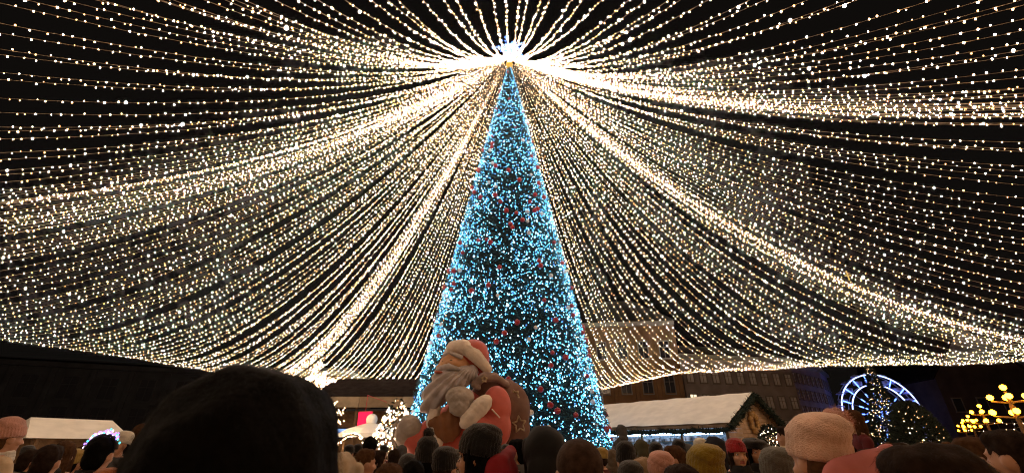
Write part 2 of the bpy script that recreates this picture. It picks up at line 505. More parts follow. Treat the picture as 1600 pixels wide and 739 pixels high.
def building(name, a, b, depth, h, wall, rows, cols, label, pane='glass', roof=2.5, win=(1.1, 1.7), z0=3.2, pil=0, lit=(), trim=None):
    trim = trim or M['trim']
    """a, b: plan ends of the facade facing us (left, right)"""
    a, b = Vector((*a, 0)), Vector((*b, 0))
    d = b - a
    W = d.length
    o = empty(name, a, math.atan2(d.y, d.x))
    bm = bmesh.new(); b_box(bm, 0, W, 0, depth, 0, h)
    link('wall', bm_mesh('wall', bm, wall), o)
    bm = bmesh.new(); b_box(bm, -.35, W + .35, -.45, depth + .3, h - .35, h + .25, .08)
    link('cornice', bm_mesh('cornice', bm, trim), o)
    bm = bmesh.new(); b_box(bm, -.12, W + .12, -.16, .2, z0 - .55, z0 - .25, .04)
    link('string_course', bm_mesh('string_course', bm, trim), o)
    if roof:
        V = [(-.5, -.6, h+.25), (W+.5, -.6, h+.25), (W+.5, depth+.4, h+.25), (-.5, depth+.4, h+.25), (roof*.8, depth/2, h+.25+roof), (W-roof*.8, depth/2, h+.25+roof)]
        link('roof', mesh('roof', V, [(0, 1, 5, 4), (2, 3, 4, 5), (1, 2, 5), (3, 0, 4), (3, 2, 1, 0)], M['roof_tile']), o)
    for k in range(pil):
        x = W * (k + .0) / max(pil - 1, 1)
        bm = bmesh.new(); b_box(bm, x - .28, x + .28, -.22, .1, 0.01, h - .36, .05)
        link('pilaster', bm_mesh('pilaster', bm, wall), o)
    ww, wh = win
    bm = bmesh.new(); b_box(bm, -ww/2, ww/2, -.03, .08, 0, wh); pane_me = bm_mesh('pane', bm, M[pane])
    bm = bmesh.new(); b_box(bm, -ww/2, ww/2, -.03, .08, 0, wh); lit_me = bm_mesh('pane', bm, M['lit_glass'])
    bm = bmesh.new()
    t = .12
    b_box(bm, -ww/2-t, -ww/2, -.12, .1, -t, wh+t); b_box(bm, ww/2, ww/2+t, -.12, .1, -t, wh+t)
    b_box(bm, -ww/2, ww/2, -.115, .1, wh, wh+t); b_box(bm, -ww/2-.1, ww/2+.1, -.2, .1, -t-.1, -t+.02)
    b_box(bm, -.03, .03, -.07, 0, 0, wh); b_box(bm, -ww/2, ww/2, -.068, 0, wh*.62, wh*.62+.06)
    fr_me = bm_mesh('window', bm, trim)
    for r_ in range(rows):
        for c_ in range(cols):
            x = W * (c_ + .5) / cols
            z = z0 + (h - z0 - .6) * (r_ + .08) / rows
            f = link('window', fr_me, o, (x, 0, z))
            link('pane', lit_me if (r_, c_) in lit else pane_me, f)
    tag(o, label, 'building')
    return o
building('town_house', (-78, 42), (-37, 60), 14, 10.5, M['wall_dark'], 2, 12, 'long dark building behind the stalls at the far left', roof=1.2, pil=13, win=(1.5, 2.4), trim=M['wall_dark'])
building('town_house', (-35.5, 66), (-24, 66), 12, 11.5, M['wall_brown'], 2, 4, 'dim brown house beyond the end of the dark left building', roof=1.5, pil=0)
building('town_house', (5.5, 62), (22.5, 60), 12, 17.5, M['wall_brown'], 3, 6, 'ochre building behind the white-roofed stall right of the tree', roof=5, pil=7, win=(1.2, 2.2))
building('town_house', (23.8, 62), (41.5, 66), 12, 13.3, M['wall_grey'], 3, 9, 'grey building with one lit window beside the ochre building', roof=2.6, lit=((1, 0),), pane='pale_glass', win=(1.0, 1.5), pil=0)
building('town_house', (42.5, 68), (52.5, 76), 12, 13.5, M['wall_grey'], 4, 7, 'grey building with rows of pale windows behind the stall gable', pane='pale_glass', roof=2.4, win=(.8, 1.3))
building('town_house', (53.6, 78), (60.5, 86), 12, 14, M['wall_purple_tint'], 4, 4, 'end house tinted as purple-lit, left of the glowing wheel', roof=2.2, win=(1.0, 1.4))
# gabled house behind the ferris wheel and a dim gable far right
def gable_house(name, a, b, depth, eave, apex, wall, label, rows, cols):
    a, b = Vector((*a, 0)), Vector((*b, 0)); d = b - a; W = d.length
    o = empty(name, a, math.atan2(d.y, d.x))
    V = [(0,0,0),(W,0,0),(W,0,eave),(W/2,0,apex),(0,0,eave),(0,depth,0),(W,depth,0),(W,depth,eave),(W/2,depth,apex),(0,depth,eave)]
    F = [(0,1,2,3,4),(6,5,9,8,7),(1,6,7,2),(5,0,4,9)]
    link('wall', mesh('wall', V, F, wall), o)
    t = .3
    V = [(-.5,-.4,eave-.3),(W/2,-.4,apex+.15),(W+.5,-.4,eave-.3),(W+.5,-.4,eave-.3+t),(W/2,-.4,apex+.15+t),(-.5,-.4,eave-.3+t)]
    V += [(x, depth+.4, z) for x, _, z in V]
    F = [(0,1,4,5),(1,2,3,4),(6,11,10,7),(7,10,9,8),(5,4,10,11),(4,3,9,10),(0,6,7,1),(1,7,8,2),(0,5,11,6),(2,8,9,3)]
    link('roof', mesh('roof', V, F, M['roof_tile']), o)
    bm = bmesh.new(); b_box(bm, -.6,.6,-.06,.06,0,1.9); pm = bm_mesh('window', bm, M['glass'])
    bm = bmesh.new(); b_box(bm, -.78,.78,-.14,.1,-.2,-.02,.03); b_box(bm, -.75,-.6,-.1,.1,0,2.0); b_box(bm, .6,.75,-.1,.1,0,2.0); b_box(bm, -.75,.75,-.102,.1,1.9,2.06)
    fm = bm_mesh('frame', bm, M['trim'])
    for r_ in range(rows):
        for c_ in range(cols):
            f = link('window', pm, o, (W*(c_+.5)/cols, 0, 3.4 + r_*3.4)); link('frame', fm, f)
    tag(o, label, 'building')
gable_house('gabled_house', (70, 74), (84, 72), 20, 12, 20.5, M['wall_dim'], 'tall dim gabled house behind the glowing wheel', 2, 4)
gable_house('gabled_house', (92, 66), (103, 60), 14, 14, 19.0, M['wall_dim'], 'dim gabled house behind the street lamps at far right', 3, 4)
# church spire seen faintly through the strings
o = empty('church_spire', at(1420, 690, 120).to_3d() * 1.0)
o.location.z = 0
bm = bmesh.new(); b_box(bm, -4, 4, -4, 4, 0, 25, .1); link('tower', bm_mesh('tower', bm, M['wall_dark']), o)
V, F = lathe([(4.6, 25.0), (4.6, 25.8), (3.0, 29), (3.2, 32), (1.5, 35), (.9, 38), (.2, 46)], 10); link('spire', mesh('spire', V, F, M['roof_tile']), o)
bm = bmesh.new(); b_box(bm, -.12, .12, -.12, .12, 45.5, 49); b_box(bm, -.9, .9, -.11, .11, 47.4, 47.65); link('cross', bm_mesh('cross', bm, M['gold']), o)
tag(o, 'dim church tower with spire showing faintly through the strings on the right', 'church tower')

# ------------------------------------------------------------------ market stalls
M['tube'] = glow('stall tube lamp', (.45, .70, 1.0), 14.0)
def plank_rows(o, W, z0, z1, y, m, hgt=.16, x0=0.0, name='plank'):
    nrow = max(1, int((z1 - z0) / hgt))
    bm = bmesh.new(); b_box(bm, x0, W, -.012, .012, 0, (z1 - z0) / nrow - .012, .004)
    me = bm_mesh(name, bm, m)
    for i in range(nrow):
        link(name, me, o, (0, y + random.uniform(-.004, .004), z0 + i * (z1 - z0) / nrow))
def garland_mesh(pts, r, n=900, seed=1, m=None):
    g_ = np.random.default_rng(seed)
    P = np.asarray(pts, float)
    seg = np.linalg.norm(np.diff(P, axis=0), axis=1); s = np.concatenate([[0], np.cumsum(seg)])
    q = g_.uniform(0, s[-1], n)
    C = np.stack([np.interp(q, s, P[:, k]) for k in range(3)], 1)
    d = g_.normal(size=(n, 3)); d /= np.linalg.norm(d, axis=1)[:, None]
    C = C + d * r * .35
    wd = np.cross(d, g_.normal(size=(n, 3))); wd /= np.linalg.norm(wd, axis=1)[:, None]
    ln = r * g_.uniform(.5, 1.1, n)[:, None]
    V = np.stack([C - wd * r * .14, C + wd * r * .14, C + d * ln], 1).reshape(-1, 3)
    Vt, Ft = tube(P, r * .55, 6)
    k = len(V)
    F = [tuple(x) for x in np.arange(k).reshape(-1, 3)] + [tuple(x + k) for x in Ft]
    return mesh('garland', np.concatenate([V, Vt]), F, m or M['garland'])
# chalet with a cream roof, right of the tree: local x along the gable front, y along the ridge
def chalet(origin, right_end, Lr, eave, apex, label):
    a = Vector((*origin, 0)); b = Vector((*right_end, 0)); d = b - a; W = d.length
    o = empty('market_stall', a, math.atan2(d.y, d.x))
    m = W / 2
    # front gable boards
    z = .05
    i = 0
    while z < apex - .25:
        zz_ = min(z + .19, apex)
        xa = 0.15 if z < eave else .15 + (z - eave) / (apex - eave) * m
        if W - 2 * xa > .25:
            bm = bmesh.new(); b_box(bm, xa, W - xa, .0, .03, z, zz_ - .014, .004)
            link('plank', bm_mesh('plank', bm, M['pale_wood']), o, (0, random.uniform(-.004, .004), 0))
        z = zz_
    bm = bmesh.new()
    b_box(bm, .15, W - .15, Lr - .05, Lr, 0, eave - .05); b_box(bm, W - .2, W - .15, .05, Lr - .06, 0, eave - .05)
    b_box(bm, .15, .2, .05, Lr - .06, 0, 1.0); b_box(bm, .0, .45, .05, Lr - .06, 1.0, 1.06)
    link('wall', bm_mesh('wall', bm, M['wood']), o)
    for k in range(5):
        y = .04 + (Lr - .16) * k / 4
        bm = bmesh.new(); b_box(bm, .1, .2, y, y + .1, 1.06, eave - .05, .008)
        link('post', bm_mesh('post', bm, M['wood']), o)
    for s in (0, 1):
        t = .12
        x0 = -.45 if s == 0 else W + .45
        ze = eave - .45 * (apex - eave) / m
        V = [(x0, -.35, ze), (m, -.35, apex), (m, Lr+.3, apex), (x0, Lr+.3, ze), (x0, -.35, ze+t), (m, -.35, apex+t), (m, Lr+.3, apex+t), (x0, Lr+.3, ze+t)]
        ny = 40
        # uneven sheet laid over the boards
        V2, F2 = [], []
        for iy in range(ny + 1):
            for ix in range(17):
                u = ix / 16; v = iy / ny
                V2.append((x0 + (m - x0) * u, -.37 + (Lr + .7) * v, ze + t + .075 + (apex - ze) * u + .025 * math.sin(9 * u + 3 * math.sin(5 * v)) * math.sin(40 * v) + .045 * ((6 * u) % 1.0)))
        for iy in range(ny):
            for ix in range(16):
                p = iy * 17 + ix
                F2.append((p, p + 1, p + 18, p + 17) if s else (p, p + 17, p + 18, p + 1))
        rf = link('roof', mesh('roof', V, [(0,1,2,3),(7,6,5,4),(0,4,5,1),(2,6,7,3),(0,3,7,4)], M['wood']), o)
        link('roof_cover', mesh('roof_cover', V2, F2, M['roof_white'], smooth=True), rf)
    # garlands on eave and gable, big bow ornament
    ze = eave - .45 * (apex - eave) / m
    yy = np.linspace(-.3, Lr, 24)
    link('garland', garland_mesh(np.stack([np.full(24, -.42), yy, ze - .06 - .09 * np.abs(np.sin(np.arange(24) * .8))], 1), .19, 2400, 3), o)
    link('garland', garland_mesh([(-.45, -.42, ze), (m, -.42, apex + .02)], .24, 900, 4), o)
    link('garland', garland_mesh([(m, -.42, apex + .02), (W + .45, -.42, ze)], .24, 900, 5), o)
    bm = bmesh.new()
    for k in range(9):
        q = R(40 * k); b_ell(bm, (m + .42 * math.cos(q), -.12, eave + .1 + .42 * math.sin(q)), (.19, .12, .19), sub=2)
    b_ell(bm, (m + .5, -.14, eave - .55), (.2, .1, .3), sub=2)
    link('wreath', bm_mesh('wreath', bm, mat('tan wreath', (.32, .19, .07), .7, .5, 9, .8, 20), True), o)
    # inside: bright counter lamps and shelves of goods
    for k in range(4):
        y = .5 + (Lr - 1.0) * k / 4
        bm = bmesh.new(); b_cap(bm, (.5, y, eave - .42), (.5, y + (Lr - 1.6) / 4, eave - .42), .045, .045, 8)
        link('tube_lamp', bm_mesh('tube_lamp', bm, M['tube']), o)
    bm = bmesh.new(); b_box(bm, 2.1, 2.14, .2, Lr - .3, 0, eave - .1)
    link('back_panel', bm_mesh('back_panel', bm, mat('pale blue panel', (.50, .58, .68), .6)), o)
    for zz_ in (1.25, 1.6, 1.95):
        bm = bmesh.new(); b_box(bm, 1.7, 2.09, .3, Lr - .4, zz_, zz_ + .03)
        link('shelf', bm_mesh('shelf', bm, M['wood']), o)
    bm = bmesh.new()
    for zz_ in (1.28, 1.63, 1.98):
        y = .4
        while y < Lr - .6:
            hh = random.uniform(.08, .26); ww = random.uniform(.1, .3)
            b_box(bm, 1.75, 1.98, y, y + ww, zz_ + .002, zz_ + hh, .01); y += ww + random.uniform(.03, .2)
    link('goods', bm_mesh('goods', bm, mat('goods', (.45, .4, .42), .5, .9, 3)), o)['kind'] = 'stuff'
    tag(o, label, 'market stall')
    return o
chalet((10.2, 22.3), (14.8, 26.3), 9.6, 2.72, 4.1, 'wooden market stall with a broad cream roof and dark garlands right of the tree')

# long pavilion left of the tree
def pavilion():
    o = empty('market_pavilion', (-21, 36, 0))
    W = 15.5
    plank_rows(o, W, .2, 4.3, .25, M['wood'], .3)
    bm = bmesh.new(); b_box(bm, 0, W, .3, 7, 0, 4.3); link('wall', bm_mesh('wall', bm, M['wood']), o)
    V = [(-.6, -1.3, 5.18), (W+.6, -1.3, 5.18), (W+.6, 7.5, 5.18), (-.6, 7.5, 5.18), (1.5, 2.9, 7.0), (W-1.5, 2.9, 7.0)]
    link('roof', mesh('roof', V, [(0,1,5,4),(2,3,4,5),(1,2,5),(3,0,4),(3,2,1,0)], M['roof_tile']), o)
    for k in range(5):
        x = -.5 + (W + 1) * k / 5
        bm = bmesh.new(); b_box(bm, x, x + (W + 1) / 5 - .03, -1.26, -1.14, 4.38, 5.15, .015)
        link('fascia_board', bm_mesh('fascia_board', bm, mat('fascia', (.34, .27, .17) if k != 3 else (.26, .19, .11), .8, .2, 2)), o)
    for k in range(6):
        x = .2 + (W - .6) * k / 5
        bm = bmesh.new(); b_box(bm, x, x + .18, -1.1, -.92, 0, 4.5, .015); link('post', bm_mesh('post', bm, M['wood']), o)
    bm = bmesh.new(); b_box(bm, -.5, W+.5, -1.1, -.9, 4.14, 4.3, .01); link('beam', bm_mesh('beam', bm, M['metal_dark']), o)
    bm = bmesh.new(); b_box(bm, 6.6, 8.6, .16, .21, 2.35, 2.95)
    wd = link('serving_window', bm_mesh('serving_window', bm, glow('blue lit window', (.28, .5, 1.0), .75)), o)
    bm = bmesh.new(); b_box(bm, 6.5, 8.7, .12, .24, 2.25, 2.34); b_box(bm, 6.5, 8.7, .12, .24, 2.96, 3.05); b_box(bm, 6.5, 6.59, .12, .24, 2.34, 2.96); b_box(bm, 8.61, 8.7, .12, .24, 2.34, 2.96)
    link('frame', bm_mesh('frame', bm, M['metal_dark']), wd)
    tag(o, 'long brown pavilion with a pale fascia behind the bearded statue', 'pavilion')
pavilion()
# red hanging lantern sign
p = at(569, 658, 30)
o = empty('red_lit_sign', p)
V = [(-.42, -.06, .55), (.46, -.06, .58), (.34, -.06, -.55), (-.36, -.06, -.62)]
V += [(x, .06, z) for x, _, z in V]
link('panel', mesh('panel', V, [(0,3,2,1),(4,5,6,7),(0,1,5,4),(1,2,6,5),(2,3,7,6),(3,0,4,7)], glow('red panel', (1.0, .015, .06), 1.1)), o)
bm = bmesh.new()
for i in range(4):
    q, r_ = Vector(V[i]), Vector(V[(i + 1) % 4]); b_cap(bm, (q.x, 0, q.z), (r_.x, 0, r_.z), .045, .045, 6)
b_cap(bm, (0, 0, .5), (0, 0, 4.3 - p.z + .45), .02, .02, 6)
b_cap(bm, (0, 0, 4.3 - p.z + .45), (0, 5.0, 4.3 - p.z + .45), .025, .025, 6)
link('frame', bm_mesh('frame', bm, mat('red frame', (.5, .05, .05), .5)), o)
tag(o, 'red glowing panel sign hanging in front of the brown pavilion', 'sign')
# blurred pale-roofed stall far left
def simple_stall(loc, rz, W, D, eave, apex, label, roofm):
    o = empty('market_stall', loc, rz)
    bm = bmesh.new(); b_box(bm, .1, W-.1, .3, D, 0, eave); link('wall', bm_mesh('wall', bm, M['wood']), o)
    V = [(-.3,-.3,eave-.1),(W+.3,-.3,eave-.1),(W+.3,D+.3,eave-.1),(-.3,D+.3,eave-.1),(.1,D/2,apex),(W-.1,D/2,apex)]
    link('roof', mesh('roof', V, [(0,1,5,4),(2,3,4,5),(1,2,5),(3,0,4),(3,2,1,0)], roofm), o)
    for k in range(4):
        x = .1 + (W - .4) * k / 3
        bm = bmesh.new(); b_box(bm, x, x+.12, -.1, .02, 0, eave-.1, .01); link('post', bm_mesh('post', bm, M['wood']), o)
    bm = bmesh.new(); b_box(bm, .1, W-.1, -.12, .25, .95, 1.02, .01); link('counter', bm_mesh('counter', bm, M['pale_wood']), o)
    tag(o, label, 'market stall'); return o
q0 = at(48, 690, 21); q1 = at(190, 690, 24)
d = q1 - q0
simple_stall((q0.x, q0.y, 0), math.atan2(d.y, d.x), math.hypot(d.x, d.y), 3, 2.15, 2.95, 'low stall with a pale cream roof in front of the dark left building', M['roof_white'])
# cream kiosk roof between the lit arch and the lit cone
p = at(575, 700, 22)
o = empty('kiosk', (p.x, p.y, 0))
V, F = lathe([(1.5, 2.1), (1.52, 2.25), (1.1, 2.45), (.5, 2.62), (.12, 2.72)], 8); link('canopy', mesh('canopy', V, F, M['roof_white']), o)
bm = bmesh.new(); b_ell(bm, (0, 0, 2.86), .26, sub=3); link('finial', bm_mesh('finial', bm, M['roof_white'], True), o)
for k in range(4):
    q = R(45 + 90 * k); bm = bmesh.new(); b_cap(bm, (1.2*math.cos(q), 1.2*math.sin(q), 0), (1.2*math.cos(q), 1.2*math.sin(q), 2.2), .05, .05, 8); link('post', bm_mesh('post', bm, M['wood'], True), o)
V, F = lathe([(1.15, 0), (1.15, 1.0), (1.22, 1.02), (1.22, 1.08)], 8); link('counter', mesh('counter', V, F, M['wood']), o)
tag(o, 'small kiosk with a cream canopy and ball finial left of the lit cone', 'kiosk')
# dark shrub with a lit arch
p = at(548, 700, 17)
o = empty('lit_arch', (p.x, p.y, 0))
q = np.linspace(0, math.pi, 20)
cv = np.stack([.62 * np.cos(q), np.zeros(20), 1.0 + 1.1 * np.sin(q) ** .7], 1)
cv = np.concatenate([[(.62, 0, 0)], cv, [(-.62, 0, 0)]])
V, F = tube(cv, .022, 8); link('frame', mesh('frame', V, F, M['metal_dark']), o)
C, r, idx = bulbs_on(cv, .035, .013, .06); link('bulbs', bulbs_mesh('bulbs', C, r, idx, BULB), o)['kind'] = 'stuff'
tag(o, 'small arch outlined in warm bulbs beside the big dark head', 'arch')

# ------------------------------------------------------------------ trees wrapped in lights
M['shrub'] = mat('dark conifer', (.010, .018, .012), .8, .4, 4)
def leaf_crown(shape, n, leaf, m, seed):
    g_ = np.random.default_rng(seed)
    P, O = shape(n, g_)
    Vs = []
    for b in range(2):
        d = O + g_.normal(0, .7, (n, 3)); d /= np.linalg.norm(d, axis=1)[:, None]
        wd = np.cross(d, g_.normal(size=(n, 3))); wd /= np.linalg.norm(wd, axis=1)[:, None]
        ln = leaf * g_.uniform(.6, 1.3, n)[:, None]
        Vs.append(np.stack([P - wd * leaf * .2, P + wd * leaf * .2, P + d * ln], 1).reshape(-1, 3))
    V = np.concatenate(Vs)
    return mesh('crown', V, np.arange(len(V)).reshape(-1, 3), m)
def cone_shape(R0, z0, z1, pw=1.0):
    def f(n, g_):
        t = 1 - np.sqrt(g_.uniform(0, 1, n)); z = z0 + (z1 - z0) * t; a = g_.uniform(0, 2*np.pi, n)
        r = R0 * (1 - t) ** pw * (.82 + .2 * g_.uniform(0, 1, n)) * (1 + .07 * np.sin(5 * a + 3 * z))
        return np.stack([r*np.cos(a), r*np.sin(a), z], 1), np.stack([np.cos(a), np.sin(a), np.full(n, -.1)], 1)
    return f
def lit_tree(name, loc, shape, h, nleaf, leaf, nb, brad, label, mats, mix, seed, trunk=.12, cat='lit tree'):
    o = empty(name, loc)
    bm = bmesh.new(); b_cap(bm, (0, 0, 0), (0, 0, h * .9), trunk, trunk * .3, 10, False); link('trunk', bm_mesh('trunk', bm, M['bark'], True), o)
    if nleaf: link('crown', leaf_crown(shape, nleaf, leaf, M['shrub'], seed), o)
    g_ = np.random.default_rng(seed + 1)
    P, _ = shape(nb, g_)
    link('bulbs', bulbs_mesh('bulbs', P * np.array([1.03, 1.03, 1]), brad * np.exp(g_.normal(0, .3, nb)), g_.choice(len(mats), nb, p=mix), mats), o)['kind'] = 'stuff'
    tag(o, label, cat); return o
p = at(612, 720, 13.6)
lit_tree('light_cone', (p.x, p.y, 0), cone_shape(1.35, .1, 3.05, .8), 3.0, 500, .16, 1400, .011, 'cone shrub smothered in warm white lights beside the bearded statue', BULB, (.45, .4, .05, .1), 21)
p = at(1402, 700, 44)
lit_tree('spire_tree', (p.x, p.y, 0), cone_shape(2.3, .3, 10.2, 1.3), 10.2, 6000, .3, 800, .019, 'tall narrow lit tree standing in front of the glowing wheel', BULB + [M['led_b'], M['led_w']], (.30, .08, .0, .42, .14, .06), 31)
p = at(1442, 700, 27)
def dome(R0, h):
    def f(n, g_):
        t = g_.uniform(0, 1, n); a = g_.uniform(0, 2*np.pi, n); r = R0 * np.sqrt(np.clip(1 - t**1.7, 0, 1)) * (.85 + .18 * g_.uniform(0, 1, n)) * (1 + .05*np.sin(6*a))
        return np.stack([r*np.cos(a), r*np.sin(a), .25 + h*t], 1), np.stack([np.cos(a), np.sin(a), t], 1)
    return f
lit_tree('domed_shrub', (p.x, p.y, 0), dome(1.45, 3.8), 4.0, 9000, .2, 330, .013, 'dark domed shrub dotted with warm lights right of the wheel', BULB, (.3, .15, .0, .55), 41)
p = at(1207, 700, 15)
lit_tree('lit_shrub', (p.x, p.y, 0), dome(.55, 2.05), 2.0, 1800, .12, 260, .008, 'small dark shrub with white lights at the stall gable', BULB, (.2, .7, .0, .1), 43)
# bare tree with lights wound round each branch, behind the big dark head
def bare_lit_tree(loc):
    o = empty('bare_lit_tree', loc)
    rnd = random.Random(5)
    C = []
    def grow(p, d, ln, r, lvl, holder):
        pts = [p]
        for i in range(6):
            d = (d + Vector((rnd.gauss(0, .12), rnd.gauss(0, .12), rnd.gauss(0.03, .07)))).normalized()
            pts.append(pts[-1] + d * ln / 6)
        V, F = tube([tuple(q) for q in pts], np.linspace(r, r * .45, 7), 6)
        ob = link('trunk' if lvl == 0 else 'branch', mesh('branch', V, F, M['bark'], smooth=True), holder)
        nb = int(ln * (70 if lvl else 25))
        for _ in range(nb):
            k = rnd.uniform(0, 5.99); i = int(k); q = pts[i].lerp(pts[i+1], k - i)
            C.append(q + Vector((rnd.gauss(0, .055), rnd.gauss(0, .055), rnd.gauss(0, .055))))
        if lvl < 2:
            for i in range(9 if lvl == 0 else 4):
                k = rnd.randint(3, 6) if lvl == 0 else rnd.randint(1, 6)
                a = rnd.uniform(0, 6.28); dd = Vector((math.cos(a), math.sin(a), rnd.uniform(.05, .8))).normalized()
                grow(pts[k], dd, ln * rnd.uniform(.4, .62), r * .45, lvl + 1, ob if lvl == 0 else ob.parent)
    grow(Vector((0, 0, 0)), Vector((.08, 0, 1)), 3.5, .13, 0, o)
    C = np.array([tuple(c) for c in C]); g_ = np.random.default_rng(3)
    link('bulbs', bulbs_mesh('bulbs', C, .014 * np.exp(g_.normal(0, .3, len(C))), g_.choice(4, len(C), p=(.5, .3, .03, .17)), BULB), o)['kind'] = 'stuff'
    tag(o, 'leafless tree with every branch wound in warm lights behind the big dark head', 'lit tree')
p = at(484, 700, 19)
bare_lit_tree((p.x, p.y, 0))

# ------------------------------------------------------------------ ferris wheel
p = at(1377, 647, 75)
fw = empty('ferris_wheel', (p.x, p.y, 0), R(-4))
cz = p.z; RW = 6.1
M['neon'] = glow('white neon', (.34, .44, 1.0), 3.2)
M['neon_b'] = glow('blue neon', (.10, .22, 1.0), 4.0)
def ring(r, t, y):
    a = np.linspace(0, 2*np.pi, 65); V, F = tube(np.stack([r*np.cos(a), np.full(65, y), cz + r*np.sin(a)], 1), t, 6); return V, F
for r_ in (RW, RW * .74):
    for y in (-.5, .5):
        V, F = ring(r_, .085 if y < 0 else .06, y); link('rim', mesh('rim', V, F, M['neon'] if y < 0 else M['steel']), fw)
for k in range(18):
    a = 2*math.pi*k/18; c_, s_ = math.cos(a), math.sin(a)
    bm = bmesh.new(); b_cap(bm, (.5*c_, -.5, cz + .5*s_), (RW*.74*c_, -.5, cz + RW*.74*s_), .05, .05, 6, False)
    sp = link('spoke', bm_mesh('spoke', bm, M['steel']), fw)
    for f0, f1 in ((.16, .26), (.32, .42), (.48, .58), (.78, .98)):
        bm = bmesh.new()
        b_cap(bm, (RW*f0*c_, -.58, cz + RW*f0*s_), (RW*f1*c_, -.58, cz + RW*f1*s_), .09, .09, 6, False)
        link('light_tube', bm_mesh('light_tube', bm, M['neon_b']), sp)
bm = bmesh.new(); b_cap(bm, (0, -.9, cz), (0, .9, cz), .55, .55, 16, False); link('hub', bm_mesh('hub', bm, M['neon_b']), fw)
for s in (-1, 1):
    for y in (-1.1, 1.1):
        bm = bmesh.new(); b_cap(bm, (0, y * .9, cz), (s * 3.6, y * 2, 0), .18, .22, 8, False); link('leg', bm_mesh('leg', bm, M['steel'], True), fw)
V, F = lathe([(.15, -.95), (.6, -.95), (.68, -.55), (.66, -.4)], 12); tubm = mesh('gondola', V, F, mat('gondola', (.3, .32, .5), .4), smooth=True)
V, F = lathe([(.72, .35), (.5, .6), (.06, .75)], 12); roofm = mesh('gondola_roof', V, F, mat('gondola roof', (.3, .3, .55), .4), smooth=True)
for k in range(18):
    a = 2*math.pi*(k+.5)/18
    gd = link('gondola', tubm, fw, (RW*math.cos(a), 0, cz + RW*math.sin(a) - .3)); link('gondola_roof', roofm, gd)
tag(fw, 'glowing white and blue ferris wheel behind the lit narrow tree', 'ferris wheel')

# ------------------------------------------------------------------ street lamps with globe clusters
M['globe'] = glow('lamp globe', (1.0, .34, .0060), 44.0)
M['iron'] = mat('cast iron', (.10, .065, .035), .5, .2, 5, metal=.3)
bm = bmesh.new(); b_ell(bm, (0, 0, 0), .105, sub=3); globe_me = bm_mesh('globe', bm, M['globe'], True)
def street_lamp(px, py, t, label):
    """py: top globe row"""
    x, y, z = ray(px, py)
    lamp_at(x*t, y*t, CAM_Z + z*t, label)
def lamp_at(x, y, top, label):
    o = empty('street_lamp', (x, y, 0), random.uniform(0, 1))
    V, F = lathe([(.28, 0), (.28, .25), (.16, .4), (.11, .9), (.08, 1.2), (.065, top-.9), (.09, top-.75), (.05, top-.6), (.05, top-.16)], 14); link('post', mesh('post', V, F, M['iron'], smooth=True), o)
    link('globe', globe_me, o, (0, 0, top))
    for zz_, rr_, n_ in ((top-.36, .50, 4), (top-.92, .62, 4)):
        for k in range(n_):
            a = 2*math.pi*k/n_
            bm = bmesh.new(); b_cap(bm, (0, 0, zz_-.22), (rr_*math.cos(a), rr_*math.sin(a), zz_-.16), .035, .03, 8)
            link('arm', bm_mesh('arm', bm, M['iron'], True), o)
            link('globe', globe_me, o, (rr_*math.cos(a), rr_*math.sin(a), zz_))
    tag(o, label, 'street lamp')
street_lamp(1567, 605, 17.5, 'nearest and largest many-globed street lamp at the right edge')
street_lamp(1530, 634, 29, 'second many-globed street lamp, left of the largest one')
street_lamp(1512, 650, 42, 'third street lamp in the receding row, just above the heads')
street_lamp(1503, 660, 56, 'fourth street lamp in the receding row on the right')
street_lamp(1496, 667, 72, 'farthest street lamp in the receding row on the right')
lamp_at(9.8, 4.2, 4.0, 'added unseen many-globed lamp just outside the frame, level with the viewer, lighting the crowd')  # invented lamp out of view, added to brighten the crowd from the right
lamp_at(.5, -7.5, 4.0, 'added unseen many-globed lamp behind the viewer, lighting the backs of the crowd')  # second invented lamp, added to put warm light on people's backs
for (a, b, lb) in (((1535, 657, 24), (1640, 648, 24), 'upper short string of white fairy lights under the largest street lamp'), ((1500, 668, 26), (1600, 664, 24), 'lower short string of white fairy lights below the street lamps')):
    p0, p1 = np.array(at(*a)), np.array(at(*b)); u = np.linspace(0, 1, 20)[:, None]; cv = p0 + u*(p1-p0); cv[:, 2:] -= .25*4*u*(1-u)
    light_string('fairy_light_string', cv, .3, .014, lb, None, 'light string')

# ------------------------------------------------------------------ giant bearded statue
M['s_red'] = mat('statue red', (.54, .105, .08), .42, .14, 3, .12, 30, spec=.4)
M['s_fur'] = mat('statue cream fur', (.76, .65, .55), .85, .12, 5, .5, 22)
M['s_grey'] = mat('statue grey beard', (.47, .415, .40), .8, .14, 4, .3, 14)
M['s_skin'] = mat('statue skin', (.60, .32, .16), .5, .12, 4)
M['s_brown'] = mat('statue brown sack', (.17, .085, .060), .65, .22, 3, .35, 12)
M['s_pouch'] = mat('statue tan pouch', (.22, .09, .035), .6, .25, 3, .3, 9)
M['s_glove'] = mat('statue fur mitten', (.40, .345, .30), .85, .2, 4, .6, 18)
SY = 12.6
so = at(723.6, 700, SY)
st = empty('bearded_statue', (so.x, SY, 0))
tag(st, 'giant statue of a bearded man in red hat and coat carrying a brown sack', 'statue')
def sp_(u, v, y=0.0):
    return ((u - 420) * .0048, y, 1.37 + (739 - v) * .00446)
def sr(a, b, y=None):
    return (a * .0048, (y if y is not None else a * .0048), b * .00446)
def s_blob(name, shapes, m, voxel=.035, smooth=5, disp=None, parent=None):
    bm = bmesh.new()
    for s in shapes:
        if s[0] == 'e': b_ell(bm, sp_(*s[1]), sr(*s[2]), s[3] if len(s) > 3 else (0, 0, 0))
        else: b_cap(bm, sp_(*s[1]), sp_(*s[2]), s[3], s[4])
    return link(name, blob_mesh(name, bm, voxel, m, smooth, disp), parent or st)
